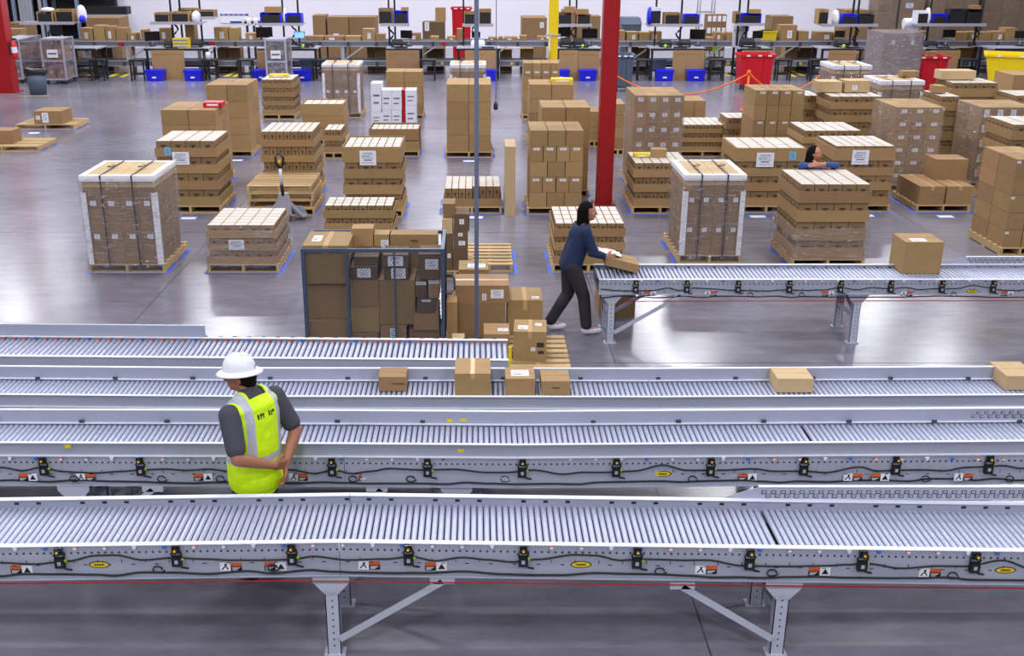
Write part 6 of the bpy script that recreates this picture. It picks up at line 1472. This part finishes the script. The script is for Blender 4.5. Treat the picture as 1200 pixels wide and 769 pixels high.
# ------------------------------------------------------------------ clutter along the packing line
under = [(106, 118, 54), (119, 131, 56), (254, 266, 55), (267, 281, 56), (318, 330, 57), (430, 437, 55), (438, 452, 55), (500, 520, 57), (586, 600, 58), (734, 748, 55), (749, 762, 56), (921, 936, 55), (938, 958, 56), (1026, 1040, 56), (1124, 1140, 56), (1142, 1152, 55), (78, 90, 55), (610, 625, 57)]
under.sort()
for i, (a, b, y0) in enumerate(under):
    A = aty(a, y0, KY + 0.95); B = aty(b, y0, KY + 0.95)
    carton((A.x + B.x) / 2, KY + 0.95, 0.0, B.x - A.x, 0.6, A.z, f"brown carton on the floor behind the back conveyor, {ORD[i]} from the left", 'cartons behind the back conveyor', m=('cardboard_brown', 'cardboard', 'cardboard_dark')[i % 3])
# grey tubs standing under the benches
for i, (bx_, bw_) in enumerate((B2, B3, B4, B6, B7, B9, B10)):
    t = thing('tub', f"grey plastic tub under the {('second', 'third', 'fourth', 'sixth', 'seventh', 'ninth', 'tenth')[i]} bench from the left", 'tub', (bx_ + bw_ * (0.28 if i % 2 else -0.28), NY + 0.55, 0.252))
    MB().hexa([(-.2, 0, 0), (.2, 0, 0), (.2, .35, 0), (-.2, .35, 0), (-.24, -.03, .34), (.24, -.03, .34), (.24, .38, .34), (-.24, .38, .34)], 'grey_bin').build('body', t)
    MB().box(-.26, .26, -.05, .40, .32, .36, 'grey_bin').build('rim', t)
# bundles of black cable looping down from the racks
for i, (a_, p_, nm) in enumerate(RK):
    xx_ = aty(p_[-1], 30, NY + 1.14).x - 0.12; rnd = random.Random(i); pts = []
    for k in range(9): pts.append((xx_ + 0.10 * math.sin(k * 1.3 + i), NY + 1.16, BZ + 0.02 + (SZ[i] - BZ) * k / 8))
    tag(MB().tube(pts, 0.035, 'cable_black', 6).build('cable_bundle'), f"black cable bundle hanging below the {nm} overhead rack", 'cable', 'cable bundles of the benches')
# keyboards and scanners
for i, px in enumerate((200, 345, 470, 572, 672, 798, 886, 1002, 1108)):
    t = thing('keyboard', f"black keyboard on a back bench, {ORD[i]} from the left", 'keyboard', (pxx(px, NY), NY + 0.12, BZ + 0.001), 0, 'keyboards on the benches')
    MB().hexa([(-.22, 0, 0), (.22, 0, 0), (.22, .16, 0), (-.22, .16, 0), (-.22, 0, .02), (.22, 0, .02), (.22, .16, .04), (-.22, .16, .04)], 'black').build('case', t)
    k_ = MB()
    for r_ in range(4):
        for c_ in range(10): k_.box(-.20 + c_ * .04, -.168 + c_ * .04, .015 + r_ * .035, .042 + r_ * .035, .022 + r_ * .004, .032 + r_ * .005, 'monitor')
    k_.build('keys', t, kind='stuff')
# upper shelves' second layer: cartons stacked above the bins
for i, (a, b, y1, y0, k) in enumerate(((310, 328, 14.5, 8, 2), (662, 674, 14.5, 8, 5), (674, 690, 16.5, 11, 5), (880, 892, 15.5, 11, 7), (470, 478, 12.5, 9, 3), (1140, 1150, 10.5, 7, 9))):
    Y_ = NY + 0.56; A = aty(a, y1, Y_); B = aty(b, y0, Y_)
    zb_ = max(aty(a, y, NY + .52).z for (q0, q1, y, kk, m_) in bins if kk == k and q0 < b and q1 > a) + 0.003
    carton((A.x + B.x) / 2, Y_, zb_, B.x - A.x, 0.4, max(0.12, B.z - zb_), f"carton lying on top of bins of the {ORD[k]} overhead rack, {'left' if a in (662,) else 'right'} one" if k == 5 else f"carton lying on top of bins of the {ORD[k]} overhead rack", 'cartons above the rack bins')

# loose cartons lying on top of loads at the back right
def on_top(spec, px, w_, d_, h_, dy, label, **k):
    q_ = spot(*spec); Y_ = q_[1] + dy; carton(aty(px, 100, Y_).x, Y_, q_[3] + 0.012, w_, d_, h_, label, **k)
on_top((965, 1026, 196, 113), 973, 0.50, 0.45, 0.22, 0.55, 'left loose case on top of the stepped tray stack', m='cardboard_pale')
on_top((965, 1026, 196, 113), 1005, 0.52, 0.45, 0.24, 0.55, 'right loose case on top of the stepped tray stack', m='cardboard_pale', labels=((-0.1, 0.4, 0.2, 0.4),))
on_top((1090, 1114, 206, 113), 1103, 0.22, 0.3, 0.14, 0.4, 'small carton on the dark tray stack by the right red bin')
on_top((1022, 1073, 172, 95), 1066, 0.38, 0.3, 0.14, 0.6, 'small carton on the strapped load before the wrapped tower')
on_top((1106, 1160, 170, 97), 1122, 0.80, 0.45, 0.20, 0.5, 'wide flat carton on the wide low tray stack', m='cardboard_pale')
